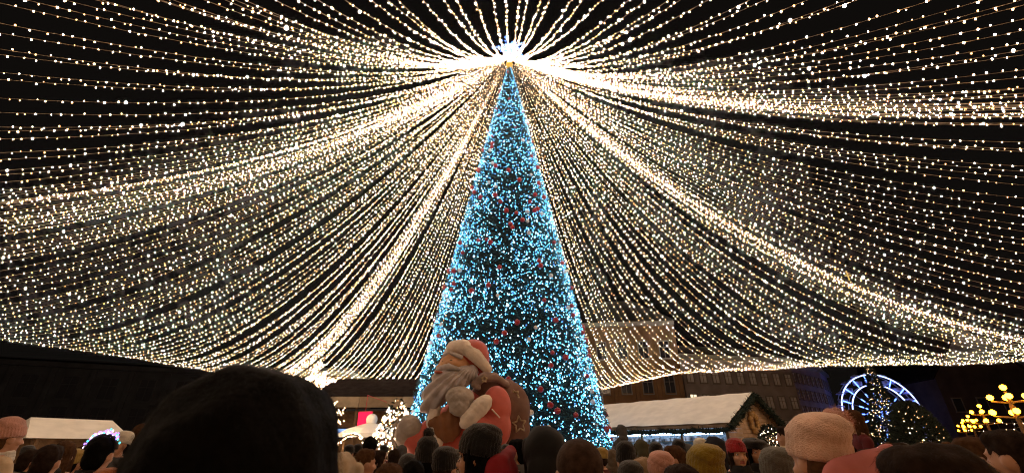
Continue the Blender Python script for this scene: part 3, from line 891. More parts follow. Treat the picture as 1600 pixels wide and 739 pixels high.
fuzz = lambda amp, f: (lambda co, no: amp * (np.sin(co[:, 0]*f) * np.sin(co[:, 2]*f*1.1 + 1) + .7*np.sin(co[:, 1]*f*1.3 + co[:, 2]*f*.8)))
# coat body down to the ground, on a low plinth
s_blob('coat', [('e', (400, 640, .55), (215, 250, .75)), ('e', (380, 860, .55), (240, 240, .85)), ('e', (480, 480, .55), (170, 150, .6))], M['s_red'], .05)
bm = bmesh.new(); b_box(bm, -1.5, 1.5, -.5, 1.7, 0, .3, .03); link('plinth', bm_mesh('plinth', bm, M['wood']), st)
s_blob('face', [('e', (348, 195, .10), (98, 84, .48)), ('e', (262, 212, .0), (26, 24, .13)), ('e', (345, 196, -.28), (52, 28, .16))], M['s_skin'])
# hat: cap, wide fur brim sweeping down to the right
s_blob('hat', [('e', (452, 112, .10), (94, 84, .5)), ('e', (492, 150, .10), (62, 78, .42)), ('e', (508, 190, .15), (45, 60, .3))], M['s_red'])
s_blob('hat_brim', [('c', (292, 128, .10), (335, 84, -.06), .12, .19), ('c', (335, 84, -.06), (400, 88, -.22), .19, .21), ('c', (400, 88, -.22), (472, 146, -.25), .21, .20), ('c', (472, 146, -.25), (545, 222, -.05), .20, .14), ('e', (370, 88, .05), (60, 46, .35))], M['s_fur'], .03, 5, fuzz(.006, 40))
for (u0, v0, u1, v1, y) in ((278, 150, 304, 134, -.10), (330, 134, 392, 160, -.34)):
    s_blob('eyebrow', [('c', (u0, v0, y), (u1, v1, y - .02), .055, .07)], M['s_grey'], .02, 3)
# beard with combed grooves
def groove(co, no):
    a = np.arctan2(co[:, 0] - .35, 3.9 - co[:, 2])
    return .042 * np.sin(46 * a + 3 * np.sin(co[:, 2] * 2)) * np.clip((3.75 - co[:, 2]) * 3, 0, 1)
s_blob('beard', [('e', (400, 255, -.02), (88, 60, .42)), ('e', (330, 300, -.12), (110, 72, .45)), ('e', (290, 350, -.14), (100, 75, .42)), ('e', (245, 400, -.12), (72, 70, .34)), ('e', (205, 440, -.08), (36, 52, .22)), ('e', (455, 240, .0), (36, 48, .3))], M['s_grey'], .026, 4, groove)
s_blob('moustache', [('c', (264, 226, -.17), (240, 244, -.10), .075, .05), ('c', (272, 224, -.22), (325, 220, -.44), .08, .085), ('c', (325, 220, -.44), (385, 236, -.48), .085, .05)], M['s_grey'], .022, 4, fuzz(.006, 45))
s_blob('mouth', [('e', (268, 254, -.42), (26, 9, .12))], mat('statue mouth', (.40, .10, .06), .5), .015, 2)
for (u, v, y) in ((292, 182, -.20), (338, 184, -.36)):
    s_blob('eye', [('e', (u, v, y), (14, 8, .06))], mat('statue eye', (.04, .025, .02), .3), .01, 1)
# sack over the shoulder with rolled edge and stars
sk = s_blob('sack', [('e', (640, 460, .55), (158, 200, .62)), ('e', (560, 350, .45), (110, 90, .45)), ('e', (690, 560, .55), (105, 130, .5))], M['s_brown'], .045, 6, fuzz(.010, 9))
s_blob('rolled_edge', [('c', (470, 318, -.16), (520, 275, -.20), .10, .13), ('c', (520, 275, -.20), (590, 268, -.05), .13, .12), ('c', (590, 268, -.05), (660, 310, .10), .12, .09), ('c', (470, 318, -.16), (500, 340, -.2), .09, .07)], mat('statue sack edge', (.30, .215, .185), .75, .2, 4, .4, 14), .03, 4, fuzz(.008, 22), sk)
def star_outline(u, v, y, R0, rot, m):
    bm = bmesh.new()
    pts = []
    for k in range(10):
        a = R(90 + 36*k + rot); r_ = R0 if k % 2 == 0 else R0 * .5
        c = sp_(u, v, y); pts.append(Vector((c[0] + r_*math.cos(a)*.9, c[1] + .12*math.cos(a)*r_, c[2] + r_*math.sin(a))))
    for k in range(10): b_cap(bm, pts[k], pts[(k+1) % 10], .022, .022, 8)
    link('star', bm_mesh('star', bm, m, True), sk)
M['s_star'] = mat('statue star', (.40, .29, .18), .6)
star_outline(730, 542, .04, .21, 8, M['s_star']); star_outline(706, 372, .10, .14, 25, M['s_star']); star_outline(530, 292, -.36, .09, 0, M['s_star'])
# near arm
s_blob('sleeve', [('e', (600, 455, -.15), (86, 132, .36)), ('e', (612, 560, -.18), (74, 110, .34)), ('c', (600, 600, -.2), (480, 540, -.5), .32, .26)], M['s_red'], .04)
s_blob('cuff', [('e', (512, 462, -.66), (48, 92, .30), (0, 46, 0)), ('e', (474, 505, -.68), (44, 88, .28), (0, 46, 0))], M['s_fur'], .03, 4, fuzz(.006, 40))
s_blob('mitten', [('e', (402, 402, -.62), (80, 62, .30)), ('e', (408, 452, -.64), (62, 58, .28)), ('c', (380, 440, -.72), (365, 475, -.72), .11, .08)], M['s_glove'], .03, 4, fuzz(.007, 35))
s_blob('seam', [('c', (580, 468, -.545), (622, 512, -.555), .022, .018)], M['s_fur'], .01, 2)
# far arm
s_blob('sleeve', [('c', (250, 560, .1), (150, 640, -.25), .30, .26), ('e', (160, 650, -.2), (52, 70, .26))], M['s_red'], .04)
s_blob('mitten', [('e', (128, 560, -.3), (66, 68, .30)), ('e', (98, 600, -.28), (46, 66, .26))], M['s_glove'], .03, 4, fuzz(.007, 35))
s_blob('coat_trim', [('c', (262, 455, -.18), (245, 530, -.26), .15, .16), ('c', (245, 530, -.26), (290, 640, -.32), .16, .15)], M['s_fur'], .03, 4, fuzz(.006, 40))
s_blob('pouch', [('e', (335, 560, -.34), (80, 85, .22)), ('e', (270, 540, -.36), (40, 35, .14)), ('e', (360, 490, -.3), (42, 48, .18))], M['s_pouch'], .03, 4, lambda co, no: .014*np.sin(co[:, 0]*32 + 5*co[:, 2]))

# ------------------------------------------------------------------ the crowd
SKIN = {'light': mat('light skin', (.50, .27, .17), .5, .1, 8, .06, 60, spec=.35), 'mid': mat('tan skin', (.40, .20, .115), .5, .1, 8, .06, 60, spec=.35)}
M['lip'] = mat('lips', (.36, .11, .09), .45, .1, 8)
M['trouser'] = mat('dark trousers', (.02, .02, .025), .85, .2, 6)
M['shoe'] = mat('shoes', (.015, .013, .012), .6, .2, 6)
M['eye_w'] = mat('eye white', (.55, .52, .50), .25, .02, 3)
M['eye_d'] = mat('iris', (.02, .012, .01), .2, .02, 3)
_cloth = {}
def cloth(c, knit=False, shine=.85):
    k = (c, knit)
    if k not in _cloth:
        _cloth[k] = mat('knit wool' if knit else 'coat cloth', c, shine, .22, 9 if knit else 5,   .35 if knit else .35, 190 if knit else 14, spec=.15 if knit else .25, kind='voronoi' if knit else 'noise', sheen=.25 if knit else 0)
    return _cloth[k]
_hair = {}
def hairm(c):
    if c not in _hair: _hair[c] = mat('hair', c, .75, .35, 40, .2, 130, spec=.07)
    return _hair[c]
BLACK, DBROWN, BROWN, BLOND, GREYH = (.0022, .0019, .0018), (.022, .013, .009), (.075, .036, .016), (.30, .18, .08), (.10, .09, .085)

def body_mesh(name, hs=1.0, arms='down', sit=False):
    """adult 1.75 m tall, facing +Y, feet at z=0 (sit: seat at z=0). hs: head scale about the neck"""
    bm = bmesh.new()
    dz = -.80 if sit else 0
    NK = Vector((0, 0, 1.52))
    def hp(p): return NK + (Vector(p) - NK) * hs + Vector((0, 0, dz))
    def hr(*r): return tuple(x * hs for x in r)
    def bp(x, y, z): return (x, y, z + dz)
    b_ell(bm, hp((0, 0, 1.635)), hr(.077, .095, .113))
    b_ell(bm, hp((0, .03, 1.58)), hr(.060, .066, .078))
    b_ell(bm, hp((0, .074, 1.532)), hr(.026, .022, .02), sub=2)
    b_cap(bm, hp((0, .090, 1.632)), hp((0, .112, 1.592)), .011*hs, .0155*hs, 10)
    for s in (-1, 1):
        b_ell(bm, hp((s*.034, .079, 1.652)), hr(.028, .015, .009), sub=2)
        b_ell(bm, hp((s*.042, .062, 1.593)), hr(.026, .026, .024), sub=2)
        b_ell(bm, hp((s*.012, .102, 1.590)), hr(.010, .010, .009), sub=2)
        b_ell(bm, hp((s*.079, -.006, 1.615)), hr(.011, .024, .034), (0, 0, s*-14), sub=2)
    b_ell(bm, hp((0, .088, 1.562)), hr(.024, .011, .0075), sub=2); b_ell(bm, hp((0, .086, 1.551)), hr(.020, .012, .0085), sub=2)
    b_cap(bm, bp(0, -.02, 1.38), hp((0, -.008, 1.56)), .064, .055 * hs)
    b_cap(bm, bp(-.155, -.01, 1.385), bp(.155, -.01, 1.385), .088, .088)
    b_cap(bm, bp(-.07, -.02, 1.43), bp(.07, -.02, 1.43), .075, .075)
    b_ell(bm, bp(0, .0, 1.24), (.205, .145, .21)); b_ell(bm, bp(0, .01, 1.03), (.195, .15, .22)); b_ell(bm, bp(0, 0, .88), (.205, .155, .13))
    for s in (-1, 1):
        if sit:
            b_cap(bm, bp(s*.10, .02, .90), bp(s*.17, .40, .88), .10, .078); b_cap(bm, bp(s*.17, .40, .88), bp(s*.15, .34, .48), .075, .055)
            b_ell(bm, bp(s*.15, .40, .44), (.047, .12, .045), (-25, 0, 0))
        else:
            b_cap(bm, (s*.095, 0, .85), (s*.10, .012, .48), .10, .075); b_cap(bm, (s*.10, .012, .48), (s*.105, -.01, .09), .07, .05)
            b_ell(bm, (s*.105, .055, .048), (.047, .135, .048))
        sh = Vector(bp(s*.215, -.01, 1.365))
        if arms == 'down': el, wr = Vector(bp(s*.275, -.03, 1.09)), Vector(bp(s*.265, .07, .87))
        elif arms == 'up': el, wr = Vector(bp(s*.26, .20, 1.24)), Vector(bp(s*.09, .34, 1.47))
        else: el, wr = Vector(bp(s*.27, .05, 1.12)), Vector(bp(s*.10, .28, 1.16))
        b_cap(bm, sh, el, .075, .064); b_cap(bm, el, wr, .062, .048)
        d = (wr - el).normalized(); inw = Vector((-s, 0, 0)); sd = d.cross(inw).normalized()
        pc = wr + d*.065
        b_cap(bm, wr + d*.02, pc + d*.02, .032, .040)
        for k in range(4):
            st_ = pc + d*.045 + sd*(k - 1.5)*.021; ln = (.062, .072, .068, .052)[k]
            mid = st_ + d*ln*.55 + inw*.008; b_cap(bm, st_, mid, .0115, .0105, 8); b_cap(bm, mid, mid + d*ln*.5 + inw*.022, .0105, .009, 8)
        tb = pc - d*.01 + sd*-.036; b_cap(bm, tb, tb + sd*-.03 + d*.025, .0135, .012, 8); b_cap(bm, tb + sd*-.03 + d*.025, tb + sd*-.035 + d*.055 + inw*.012, .012, .010, 8)
    neck_z = 1.475 + dz
    mz = (NK + (Vector((0, .1, 1.557)) - NK) * hs).z + dz
    my = .084 * hs
    hands = [(Vector(bp(s*.265, .07, .87)) if arms == 'down' else Vector(bp(s*.09, .34, 1.47)) if arms == 'up' else Vector(bp(s*.10, .28, 1.16))) for s in (-1, 1)]
    els = [(Vector(bp(s*.275, -.03, 1.09)) if arms == 'down' else Vector(bp(s*.26, .20, 1.24)) if arms == 'up' else Vector(bp(s*.27, .05, 1.12))) for s in (-1, 1)]
    def pick(c):
        out = np.zeros(len(c), int)                           # 0 coat
        out[(c[:, 2] > neck_z) & (np.abs(c[:, 0]) < .14*hs) & (c[:, 1] < .17*hs)] = 1
        for h, e in zip(hands, els):
            d = np.array((h - e).normalized()); v = c - np.array(h)
            al = v @ d
            out[(al > .012) & (np.linalg.norm(v - al[:, None]*d, axis=1) < .11) & (al < .24)] = 1
        if not sit:
            out[(c[:, 2] < .74) & (np.abs(c[:, 0]) < .22)] = 2; out[c[:, 2] < .09] = 3
        else:
            out[(c[:, 1] > .20) & (c[:, 2] < .19)] = 2; out[(c[:, 2] < -.30)] = 3
        out[(np.abs(c[:, 2] - mz) < .0125*hs) & (np.abs(c[:, 0]) < .024*hs) & (c[:, 1] > my)] = 4
        return out
    return blob_mesh(name, bm, .0095, [cloth((.02, .02, .022)), SKIN['light'], M['trouser'], M['shoe'], M['lip']], 3, None, pick)
BODY = {}
def body(kind):
    if kind not in BODY:
        BODY[kind] = {'adult': lambda: body_mesh('person'), 'adult_up': lambda: body_mesh('person', arms='up'),
                      'kid': lambda: body_mesh('person', 1.32, 'hold', True)}[kind]()
    return BODY[kind]
HS = {'adult': 1.0, 'adult_up': 1.0, 'kid': 1.32}
_hm = {}
def strands(me, n, ln, seed, lift=.3, zmin=1.5, wd0=.0009):
    """strands combed over the surface of a mesh"""
    g_ = np.random.default_rng(seed)
    m = len(me.vertices)
    P = np.empty(m*3); me.vertices.foreach_get('co', P); P = P.reshape(-1, 3)
    N = np.empty(m*3); me.vertices.foreach_get('normal', N); N = N.reshape(-1, 3)
    k = np.flatnonzero(P[:, 2] > zmin)
    k = g_.choice(k, n)
    P, N = P[k] + g_.normal(0, .003, (n, 3)), N[k]
    flow = np.array([0, -.3, -1.0]) + g_.normal(0, .35, (n, 3))
    flow = flow - N*(flow*N).sum(1)[:, None]; flow /= np.linalg.norm(flow, axis=1)[:, None] + 1e-9
    t = flow + N*lift*g_.uniform(.2, 1.4, n)[:, None]; t /= np.linalg.norm(t, axis=1)[:, None]
    wd = np.cross(t, N); wd /= np.linalg.norm(wd, axis=1)[:, None] + 1e-9
    l_ = ln*g_.uniform(.6, 1.4, n)[:, None]
    P = P - N*.002
    return np.stack([P - wd*wd0, P + wd*wd0, P + t*l_], 1).reshape(-1, 3)
def puff(C0, rad, n, ln, seed):
    g_ = np.random.default_rng(seed)
    d = g_.normal(size=(n, 3)); d /= np.linalg.norm(d, axis=1)[:, None]
    P = np.array(C0) + d*np.array(rad); t = d + g_.normal(0, .3, d.shape)
    wd = np.cross(t, g_.normal(size=d.shape)); wd /= np.linalg.norm(wd, axis=1)[:, None]
    return np.stack([P - d*.006 - wd*.001, P - d*.006 + wd*.001, P + t*ln*g_.uniform(.5, 1.3, n)[:, None]], 1).reshape(-1, 3)
def with_spikes(me, V):
    n0 = len(me.vertices); co = np.empty(n0*3); me.vertices.foreach_get('co', co)
    F = [tuple(p.vertices) for p in me.polygons] + [tuple(x) for x in (np.arange(len(V)).reshape(-1, 3) + n0)]
    m2 = mesh('hair', np.concatenate([co.reshape(-1, 3), V]), F, me.materials[0], smooth=True)
    return m2
def headwear(kind, m):
    """mesh in head space of the 1.75 m adult"""
    key = (kind, m.name)
    if key in _hm: return _hm[key]
    bm = bmesh.new()
    nz = lambda amp, f: (lambda co, no: amp*(np.sin(co[:, 0]*f)*np.sin(co[:, 2]*f*.9) + np.sin(co[:, 1]*f*1.2 + 1)*.8))
    if kind in ('short', 'close'):
        b_ell(bm, (0, -.014, 1.662), (.0825, .100, .102)); b_ell(bm, (0, -.052, 1.605), (.073, .058, .085)); b_ell(bm, (0, .03, 1.715), (.066, .066, .045))
        me = blob_mesh('hair', bm, .009, m, 3, nz(.0030, 90))
        me = with_spikes(me, strands(me, 22000 if kind == 'close' else 5000, .013 if kind == 'close' else .018, 3, .16 if kind == 'close' else .28, wd0=.0005 if kind == 'close' else .0009))
    elif kind == 'shaved':
        b_ell(bm, (0, -.004, 1.668), (.0790, .0970, .0835))
        me = blob_mesh('hair', bm, .008, m, 2)
    elif kind == 'long':
        b_ell(bm, (0, -.012, 1.655), (.090, .102, .108)); b_ell(bm, (0, -.05, 1.56), (.092, .062, .13)); b_ell(bm, (0, -.06, 1.43), (.095, .05, .12)); b_ell(bm, (0, .03, 1.715), (.066, .062, .045))
        for s in (-1, 1): b_cap(bm, (s*.076, .01, 1.66), (s*.082, .02, 1.46), .022, .02)
        me = blob_mesh('hair', bm, .010, m, 3, lambda co, no: .004*np.sin(np.arctan2(co[:, 0], co[:, 1] + .02)*26 + co[:, 2]*9))
        me = with_spikes(me, strands(me, 5000, .03, 4, .18, 1.36))
    elif kind == 'nape':
        b_ell(bm, (0, -.050, 1.605), (.073, .058, .088)); b_ell(bm, (0, -.02, 1.65), (.080, .085, .06))
        me = blob_mesh('hair', bm, .009, m, 3, nz(.002, 90)); me = with_spikes(me, strands(me, 2500, .02, 6, .2))
    elif kind == 'hood_down':
        b_ell(bm, (.05, -.11, 1.53), (.17, .075, .12), (0, 12, 0)); b_ell(bm, (.11, -.06, 1.52), (.15, .10, .13)); b_cap(bm, (-.02, -.14, 1.61), (.19, -.10, 1.65), .032, .038)
        me = blob_mesh('hood', bm, .011, m, 4, nz(.005, 34))
    elif kind == 'braids':
        b_ell(bm, (0, -.03, 1.60), (.084, .075, .10))
        for s in (-1, 1):
            for k in range(7): b_ell(bm, (s*(.055 + .004*k), -.07 - .008*k, 1.54 - .045*k), (.024, .024, .030), sub=2)
        me = blob_mesh('hair', bm, .008, m, 1)
    elif kind in ('beanie', 'tall', 'slouch'):
        top = {'beanie': 1.795, 'tall': 1.825, 'slouch': 1.80}[kind]
        z0 = 1.640
        prof = [(.088, z0+.004), (.099, z0), (.1025, z0+.012), (.1035, z0+.030), (.102, z0+.050), (.0995, z0+.058), (.101, z0+.068)]
        for k in range(1, 15):
            a = k / 14 * math.pi / 2
            bulge = 1.0 + (.10*math.sin(2*a) if kind == 'slouch' else .02*math.sin(2*a))
            prof.append((max(.100*math.cos(a)**.75*bulge, .006), z0 + .068 + (top - z0 - .068)*math.sin(a), -.022*math.sin(a)*(2 if kind == 'slouch' else 1)))
        V, F = lathe(prof, 112, .93, 1.08, lambda a, k: (.0022*math.cos(30*a) if k < 7 else .0014*math.cos(30*a)*(1 - k/26)) + .0016*math.sin(7*a + 2.1*k) + .0012*math.sin(13*a - 1.3*k) + (.003*math.sin(3*a + k*.9) if k > 6 else 0))
        V = np.array(V); V[:, 1] -= .006; c = math.cos(R(9)); s = math.sin(R(9)); y, z = V[:, 1].copy(), V[:, 2] - 1.66
        V[:, 1] = y*c - z*s; V[:, 2] = y*s + z*c + 1.66
        me = mesh('hat', V, F, m, smooth=True)
    elif kind == 'fluffy':
        b_ell(bm, (0, -.01, 1.665), (.115, .125, .115)); b_ell(bm, (0, -.04, 1.75), (.095, .09, .07)); b_ell(bm, (0, -.05, 1.615), (.10, .085, .07)); b_ell(bm, (-.02, -.09, 1.775), (.05, .035, .028)); b_cap(bm, (-.07, -.105, 1.735), (.05, -.12, 1.72), .018, .022)
        me = blob_mesh('hat', bm, .009, m, 3, nz(.0035, 48))
        
    elif kind == 'pompom':
        b_ell(bm, (0, -.03, 1.835), .042); me = blob_mesh('pompom', bm, .007, m, 2, nz(.003, 140))
        me = with_spikes(me, puff((0, -.03, 1.835), (.042,)*3, 1200, .014, 5))
    elif kind == 'side_pompom':
        b_ell(bm, (.085, -.03, 1.775), (.05, .04, .034)); b_ell(bm, (.118, -.03, 1.755), (.032, .032, .032)); me = blob_mesh('pompom', bm, .007, m, 2, nz(.003, 140))
        me = with_spikes(me, puff((.1, -.03, 1.768), (.045, .04, .035), 1200, .014, 5))
    elif kind == 'hood':
        b_ell(bm, (0, -.03, 1.655), (.118, .118, .135)); b_ell(bm, (0, -.07, 1.56), (.115, .095, .13)); b_ell(bm, (0, -.06, 1.46), (.15, .105, .09))
        for s in (-1, 1): b_cap(bm, (s*.10, .045, 1.68), (s*.085, .065, 1.50), .022, .026)
        b_cap(bm, (-.09, .045, 1.70), (.09, .045, 1.70), .03, .03); b_ell(bm, (0, .02, 1.74), (.085, .06, .045))
        me = blob_mesh('hood', bm, .011, m, 4, nz(.0045, 34))
    elif kind == 'fur_hood':
        b_ell(bm, (0, -.03, 1.65), (.115, .112, .130)); b_ell(bm, (0, -.07, 1.55), (.12, .10, .13)); b_ell(bm, (0, -.05, 1.46), (.16, .12, .09))
        for s in (-1, 1): b_cap(bm, (s*.105, .05, 1.68), (s*.09, .075, 1.50), .035, .04)
        me = blob_mesh('hood', bm, .012, m, 3, nz(.006, 60))
        me = with_spikes(me, strands(me, 6000, .02, 6, .9, 1.45))
    elif kind == 'beret':
        b_ell(bm, (0, -.015, 1.715), (.125, .125, .052)); b_ell(bm, (0, 0, 1.68), (.095, .105, .035)); b_ell(bm, (.02, -.05, 1.74), (.09, .08, .04))
        me = blob_mesh('hat', bm, .009, m, 4, nz(.003, 50))
    elif kind == 'flatcap':
        b_ell(bm, (0, -.01, 1.70), (.098, .118, .058)); b_ell(bm, (0, .09, 1.69), (.075, .055, .016), (-14, 0, 0)); b_ell(bm, (0, -.04, 1.665), (.088, .075, .03))
        me = blob_mesh('hat', bm, .009, m, 4)
    elif kind == 'scarf':
        V, F = [], []
        pts = [(.095*math.cos(a), .005 + .088*math.sin(a), 1.462 + .012*math.sin(2*a)) for a in np.linspace(0, 2*math.pi, 40)]
        for dz_, r_ in ((0, .036), (.034, .030), (-.032, .04)):
            V_, F_ = tube(np.array(pts) * np.array([1 - dz_*.6, 1 - dz_*.6, 1]) + np.array([0, 0, dz_]), r_ * (1 + .12*np.sin(np.arange(40)*1.3)), 9)
            F += [tuple(f + len(V)) for f in F_]; V += list(V_)
        me = mesh('scarf', V, F, m, smooth=True)
    elif kind == 'collar':
        V, F = lathe([(.150, 1.40), (.128, 1.445), (.105, 1.49), (.098, 1.53), (.088, 1.532), (.092, 1.47)], 36, 1, .95, lambda a, k: .004*math.sin(5*a + k), False)
        me = mesh('collar', V, F, m, smooth=True)
    elif kind == 'headband':
        pts = [(.098*math.cos(a), -.01, 1.655 + .108*math.sin(a)) for a in np.linspace(0.1, math.pi - .1, 30)]
        V, F = tube(pts, .014, 8); me = mesh('headband', V, F, m, smooth=True)
    _hm[key] = me
    return me
b_ = bmesh.new(); b_ell(b_, (0, 0, 0), .0125, sub=2); eye_me = bm_mesh('eye', b_, M['eye_w'], True)
b_ = bmesh.new(); b_ell(b_, (0, .0088, 0), (.0066, .005, .0066), sub=2); iris_me = bm_mesh('iris', b_, M['eye_d'], True)
b_ = bmesh.new()
for k in range(5): b_ell(b_, (-.02 + .01*k, .004*math.sin(k*.8), .003*math.sin(k*.8)), (.009, .004, .0035), sub=1)
_brow = {}
def brow_me(m):
    if m.name not in _brow:
        b_ = bmesh.new()
        for k in range(5): b_ell(b_, (-.02 + .01*k, 0, .004*math.sin(k*.78)), (.008, .004, .0035), sub=2)
        _brow[m.name] = bm_mesh('eyebrow', b_, m, True)
    return _brow[m.name]
WEAR_NAME = {'short': 'hair', 'close': 'hair', 'shaved': 'hair', 'long': 'hair', 'braids': 'hair', 'nape': 'hair', 'hood_down': 'hood', 'beanie': 'hat', 'tall': 'hat', 'slouch': 'hat', 'fluffy': 'hat', 'pompom': 'pompom',
             'side_pompom': 'pompom', 'hood': 'hood', 'fur_hood': 'hood', 'beret': 'hat', 'flatcap': 'hat', 'scarf': 'scarf', 'collar': 'collar', 'headband': 'headband'}
TOPZ = {'short': 1.768, 'close': 1.772, 'shaved': 1.753, 'long': 1.768, 'beanie': 1.80, 'tall': 1.83, 'slouch': 1.80, 'fluffy': 1.825, 'hood': 1.795, 'fur_hood': 1.785, 'beret': 1.775, 'flatcap': 1.76, 'none': 1.75}
HEADW = {'short': .185, 'close': .195, 'shaved': .170, 'long': .195, 'beanie': .205, 'tall': .205, 'slouch': .215, 'fluffy': .245, 'hood': .25, 'fur_hood': .26, 'beret': .25, 'flatcap': .20, 'none': .17}
placed = []
def dress(o, kind, coat, skin, wear, eyes=True, hc=DBROWN):
    hs = HS[kind]; dz = -.80 if kind == 'kid' else 0
    mats_ = [coat, SKIN[skin]]
    for i, m in enumerate(mats_):
        o.material_slots[i].link = 'OBJECT'; o.material_slots[i].material = m
    def headspace(c):
        c.location = (0, 0, 1.52*(1 - hs) + dz); c.scale = (hs, hs, hs)
    ks = [k for k, _ in wear]
    if any(k in ('beanie', 'tall', 'slouch', 'beret') for k in ks) and not any(k in ('long', 'short', 'braids') for k in ks): wear = list(wear) + [('nape', H([DBROWN, BROWN, BLACK][len(placed) % 3]))]
    for k, m in wear:
        c = link(WEAR_NAME[k], headwear(k, m), o)
        if k in ('scarf', 'collar'): c.location = (0, 0, dz)
        else: headspace(c)
    if eyes:
        for s in (-1, 1):
            p = Vector((s*.033, .0775, 1.632)); p = Vector((0, 0, 1.52)) + (p - Vector((0, 0, 1.52)))*hs + Vector((0, 0, dz))
            e = link('eye', eye_me, o, p); e.scale = (hs,)*3; link('iris', iris_me, e)
            b = link('eyebrow', brow_me(hairm(hc)), o, p + Vector((0, .012, .026))*hs); b.scale = (hs,)*3; b.rotation_euler = (0, s*R(6), -s*R(16))
def person(px, top, wpx, yaw, coat, wear, label, kind='adult', skin='light', main=None, eyes=None, lean=0, group=None, tilt=0):
    """px, top: crown of the head in the photo; wpx: its width -> how far away the person stands"""
    main = main or wear[0][0]
    hw = HEADW[main]
    t = hw * FPX / wpx
    x, y, z = ray(px, top + .5*wpx)
    zt = CAM_Z + ray(px, top)[2]*t
    s = zt / TOPZ[main]
    o = link('person', body(kind), None, (x*t, y*t, 0))
    o.scale = (s, s, s); o.rotation_euler = (R(lean), R(tilt), R(yaw))
    if eyes is None: eyes = abs(((yaw + 180) % 360) - 180) > 60
    dress(o, kind, coat, skin, wear, eyes)
    tag(o, label, 'person', group)
    placed.append((px, round(x*t, 2), round(y*t, 2), round(zt, 2)))
    return o
def rider(px, top, wpx, yaw, coat, wear, label, ccoat, cwear, clabel, skin='light', carrier_dy=0.12):
    """child on somebody's shoulders, and that somebody"""
    main = wear[0][0]; hs = HS['kid']
    cs = .60
    t = HEADW[main]*hs*cs*FPX/wpx
    x, y, z = ray(px, top + .5*wpx)
    zt = CAM_Z + ray(px, top)[2]*t
    topl = 1.52 + (TOPZ[main] - 1.52)*hs - .80
    base = zt - topl*cs
    o = link('person', body('kid'), None, (x*t, y*t, base)); o.scale = (cs,)*3; o.rotation_euler = (0, 0, R(yaw))
    dress(o, 'kid', coat, skin, wear)
    tag(o, label, 'person')
    f = Vector((-math.sin(R(yaw)), math.cos(R(yaw)), 0))
    s = (base + .02) / 1.465
    c = link('person', body('adult'), None, (x*t + f.x*carrier_dy, y*t + f.y*carrier_dy, 0)); c.scale = (s,)*3; c.rotation_euler = (0, 0, R(yaw))
    dress(c, 'adult', ccoat, skin, cwear)
    tag(c, clabel, 'person')
    placed.append((px, round(x*t, 2), round(y*t, 2), round(zt, 2), round(base, 2), round(s, 2)))
C = {'black': cloth((.012, .012, .013)), 'navy': cloth((.014, .016, .026)), 'grey': cloth((.07, .07, .072)), 'wine': cloth((.10, .014, .018)), 'red': cloth((.24, .012, .018)), 'pink': cloth((.52, .17, .16)),
     'cream': cloth((.55, .42, .28)), 'brown': cloth((.07, .04, .022)), 'rust': cloth((.22, .065, .02)), 'olive': cloth((.06, .055, .03))}
K = {'black': cloth((.009, .009, .010), True), 'cream': cloth((.68, .46, .35), True), 'pink': cloth((.52, .27, .21), True), 'mustard': cloth((.23, .16, .018), True), 'grey': cloth((.10, .095, .08), True), 'red': cloth((.33, .02, .025), True),
     'dgrey': cloth((.03, .03, .03), True), 'white': cloth((.62, .57, .48), True), 'brown': cloth((.10, .055, .025), True), 'yellow': cloth((.36, .24, .07), True), 'rust': cloth((.28, .08, .02), True)}
H = hairm
# nearest, seen from behind
person(393, 548, 322, 4, C['black'], [('close', H(BLACK)), ('collar', C['black'])], 'person with short black hair seen from behind, the huge nearest head at left')
person(905, 682, 80, 2, C['black'], [('shaved', H((.045, .026, .018))), ('collar', C['black'])], 'person with a closely shaved head seen from behind, right of the black hood', skin='mid')
person(852, 661, 72, 3, C['black'], [('hood', C['black'])], 'person in a black hood seen from behind, in front of the tree')
o = person(748, 657, 60, 70, C['red'], [('beanie', K['black']), ('long', H(BLACK)), ('scarf', cloth((.24, .012, .018), True)), ('hood_down', C['red'])], 'person in black knit hat, glasses and dark red coat, in profile below the statue')
for s in (-1, 1):
    a = np.linspace(0, 2*math.pi, 20); V, F = tube(np.stack([s*.033 + .024*np.cos(a), np.full(20, .098), 1.628 + .02*np.sin(a)], 1), .0018, 5); lens = link('glasses_rim', mesh('glasses_rim', V, F, M['metal_dark']), o)
    bm = bmesh.new(); b_cap(bm, (s*.057, .097, 1.632), (s*.084, 0, 1.632), .0018, .0018, 5); link('glasses_arm', bm_mesh('glasses_arm', bm, M['metal_dark']), o)
o = person(1272, 640, 88, 10, C['pink'], [('slouch', K['cream']), ('side_pompom', K['pink']), ('braids', H(BROWN)), ('collar', C['pink']), ('hood_down', C['pink'])], 'person in a big cream knit hat and pink coat seen from behind')
person(1470, 686, 150, 76, C['brown'], [('short', H(DBROWN)), ('collar', C['brown'])], 'person with dark hair in profile, the large near head at lower right', skin='mid')
person(1100, 690, 62, 8, C['brown'], [('slouch', K['mustard']), ('collar', C['brown'])], 'person in a mustard green knit hat seen from behind')
person(1214, 694, 58, -10, C['olive'], [('beanie', K['grey']), ('collar', C['olive'])], 'person in a grey green knit hat left of the big cream knit hat')
person(1576, 668, 58, 20, C['black'], [('short', H(DBROWN)), ('collar', C['black'])], 'person with dark brown hair at the right frame edge under the street lamps')
person(1522, 680, 46, 50, C['brown'], [('short', H(BROWN)), ('scarf', cloth((.24, .2, .18), True))], 'person with tousled brown hair and pale scarf below the street lamps')
person(1362, 699, 38, 20, C['black'], [('short', H(DBROWN)), ('collar', C['black'])], 'person with dark hair between the big cream knit hat and the large near head')
person(1032, 701, 46, 0, C['grey'], [('beanie', K['pink']), ('collar', C['grey'])], 'person in a salmon pink knit hat seen from behind')
person(1003, 712, 52, 12, C['cream'], [('fur_hood', cloth((.34, .22, .12), True))], 'person in a beige fur hood beside the salmon pink hat')
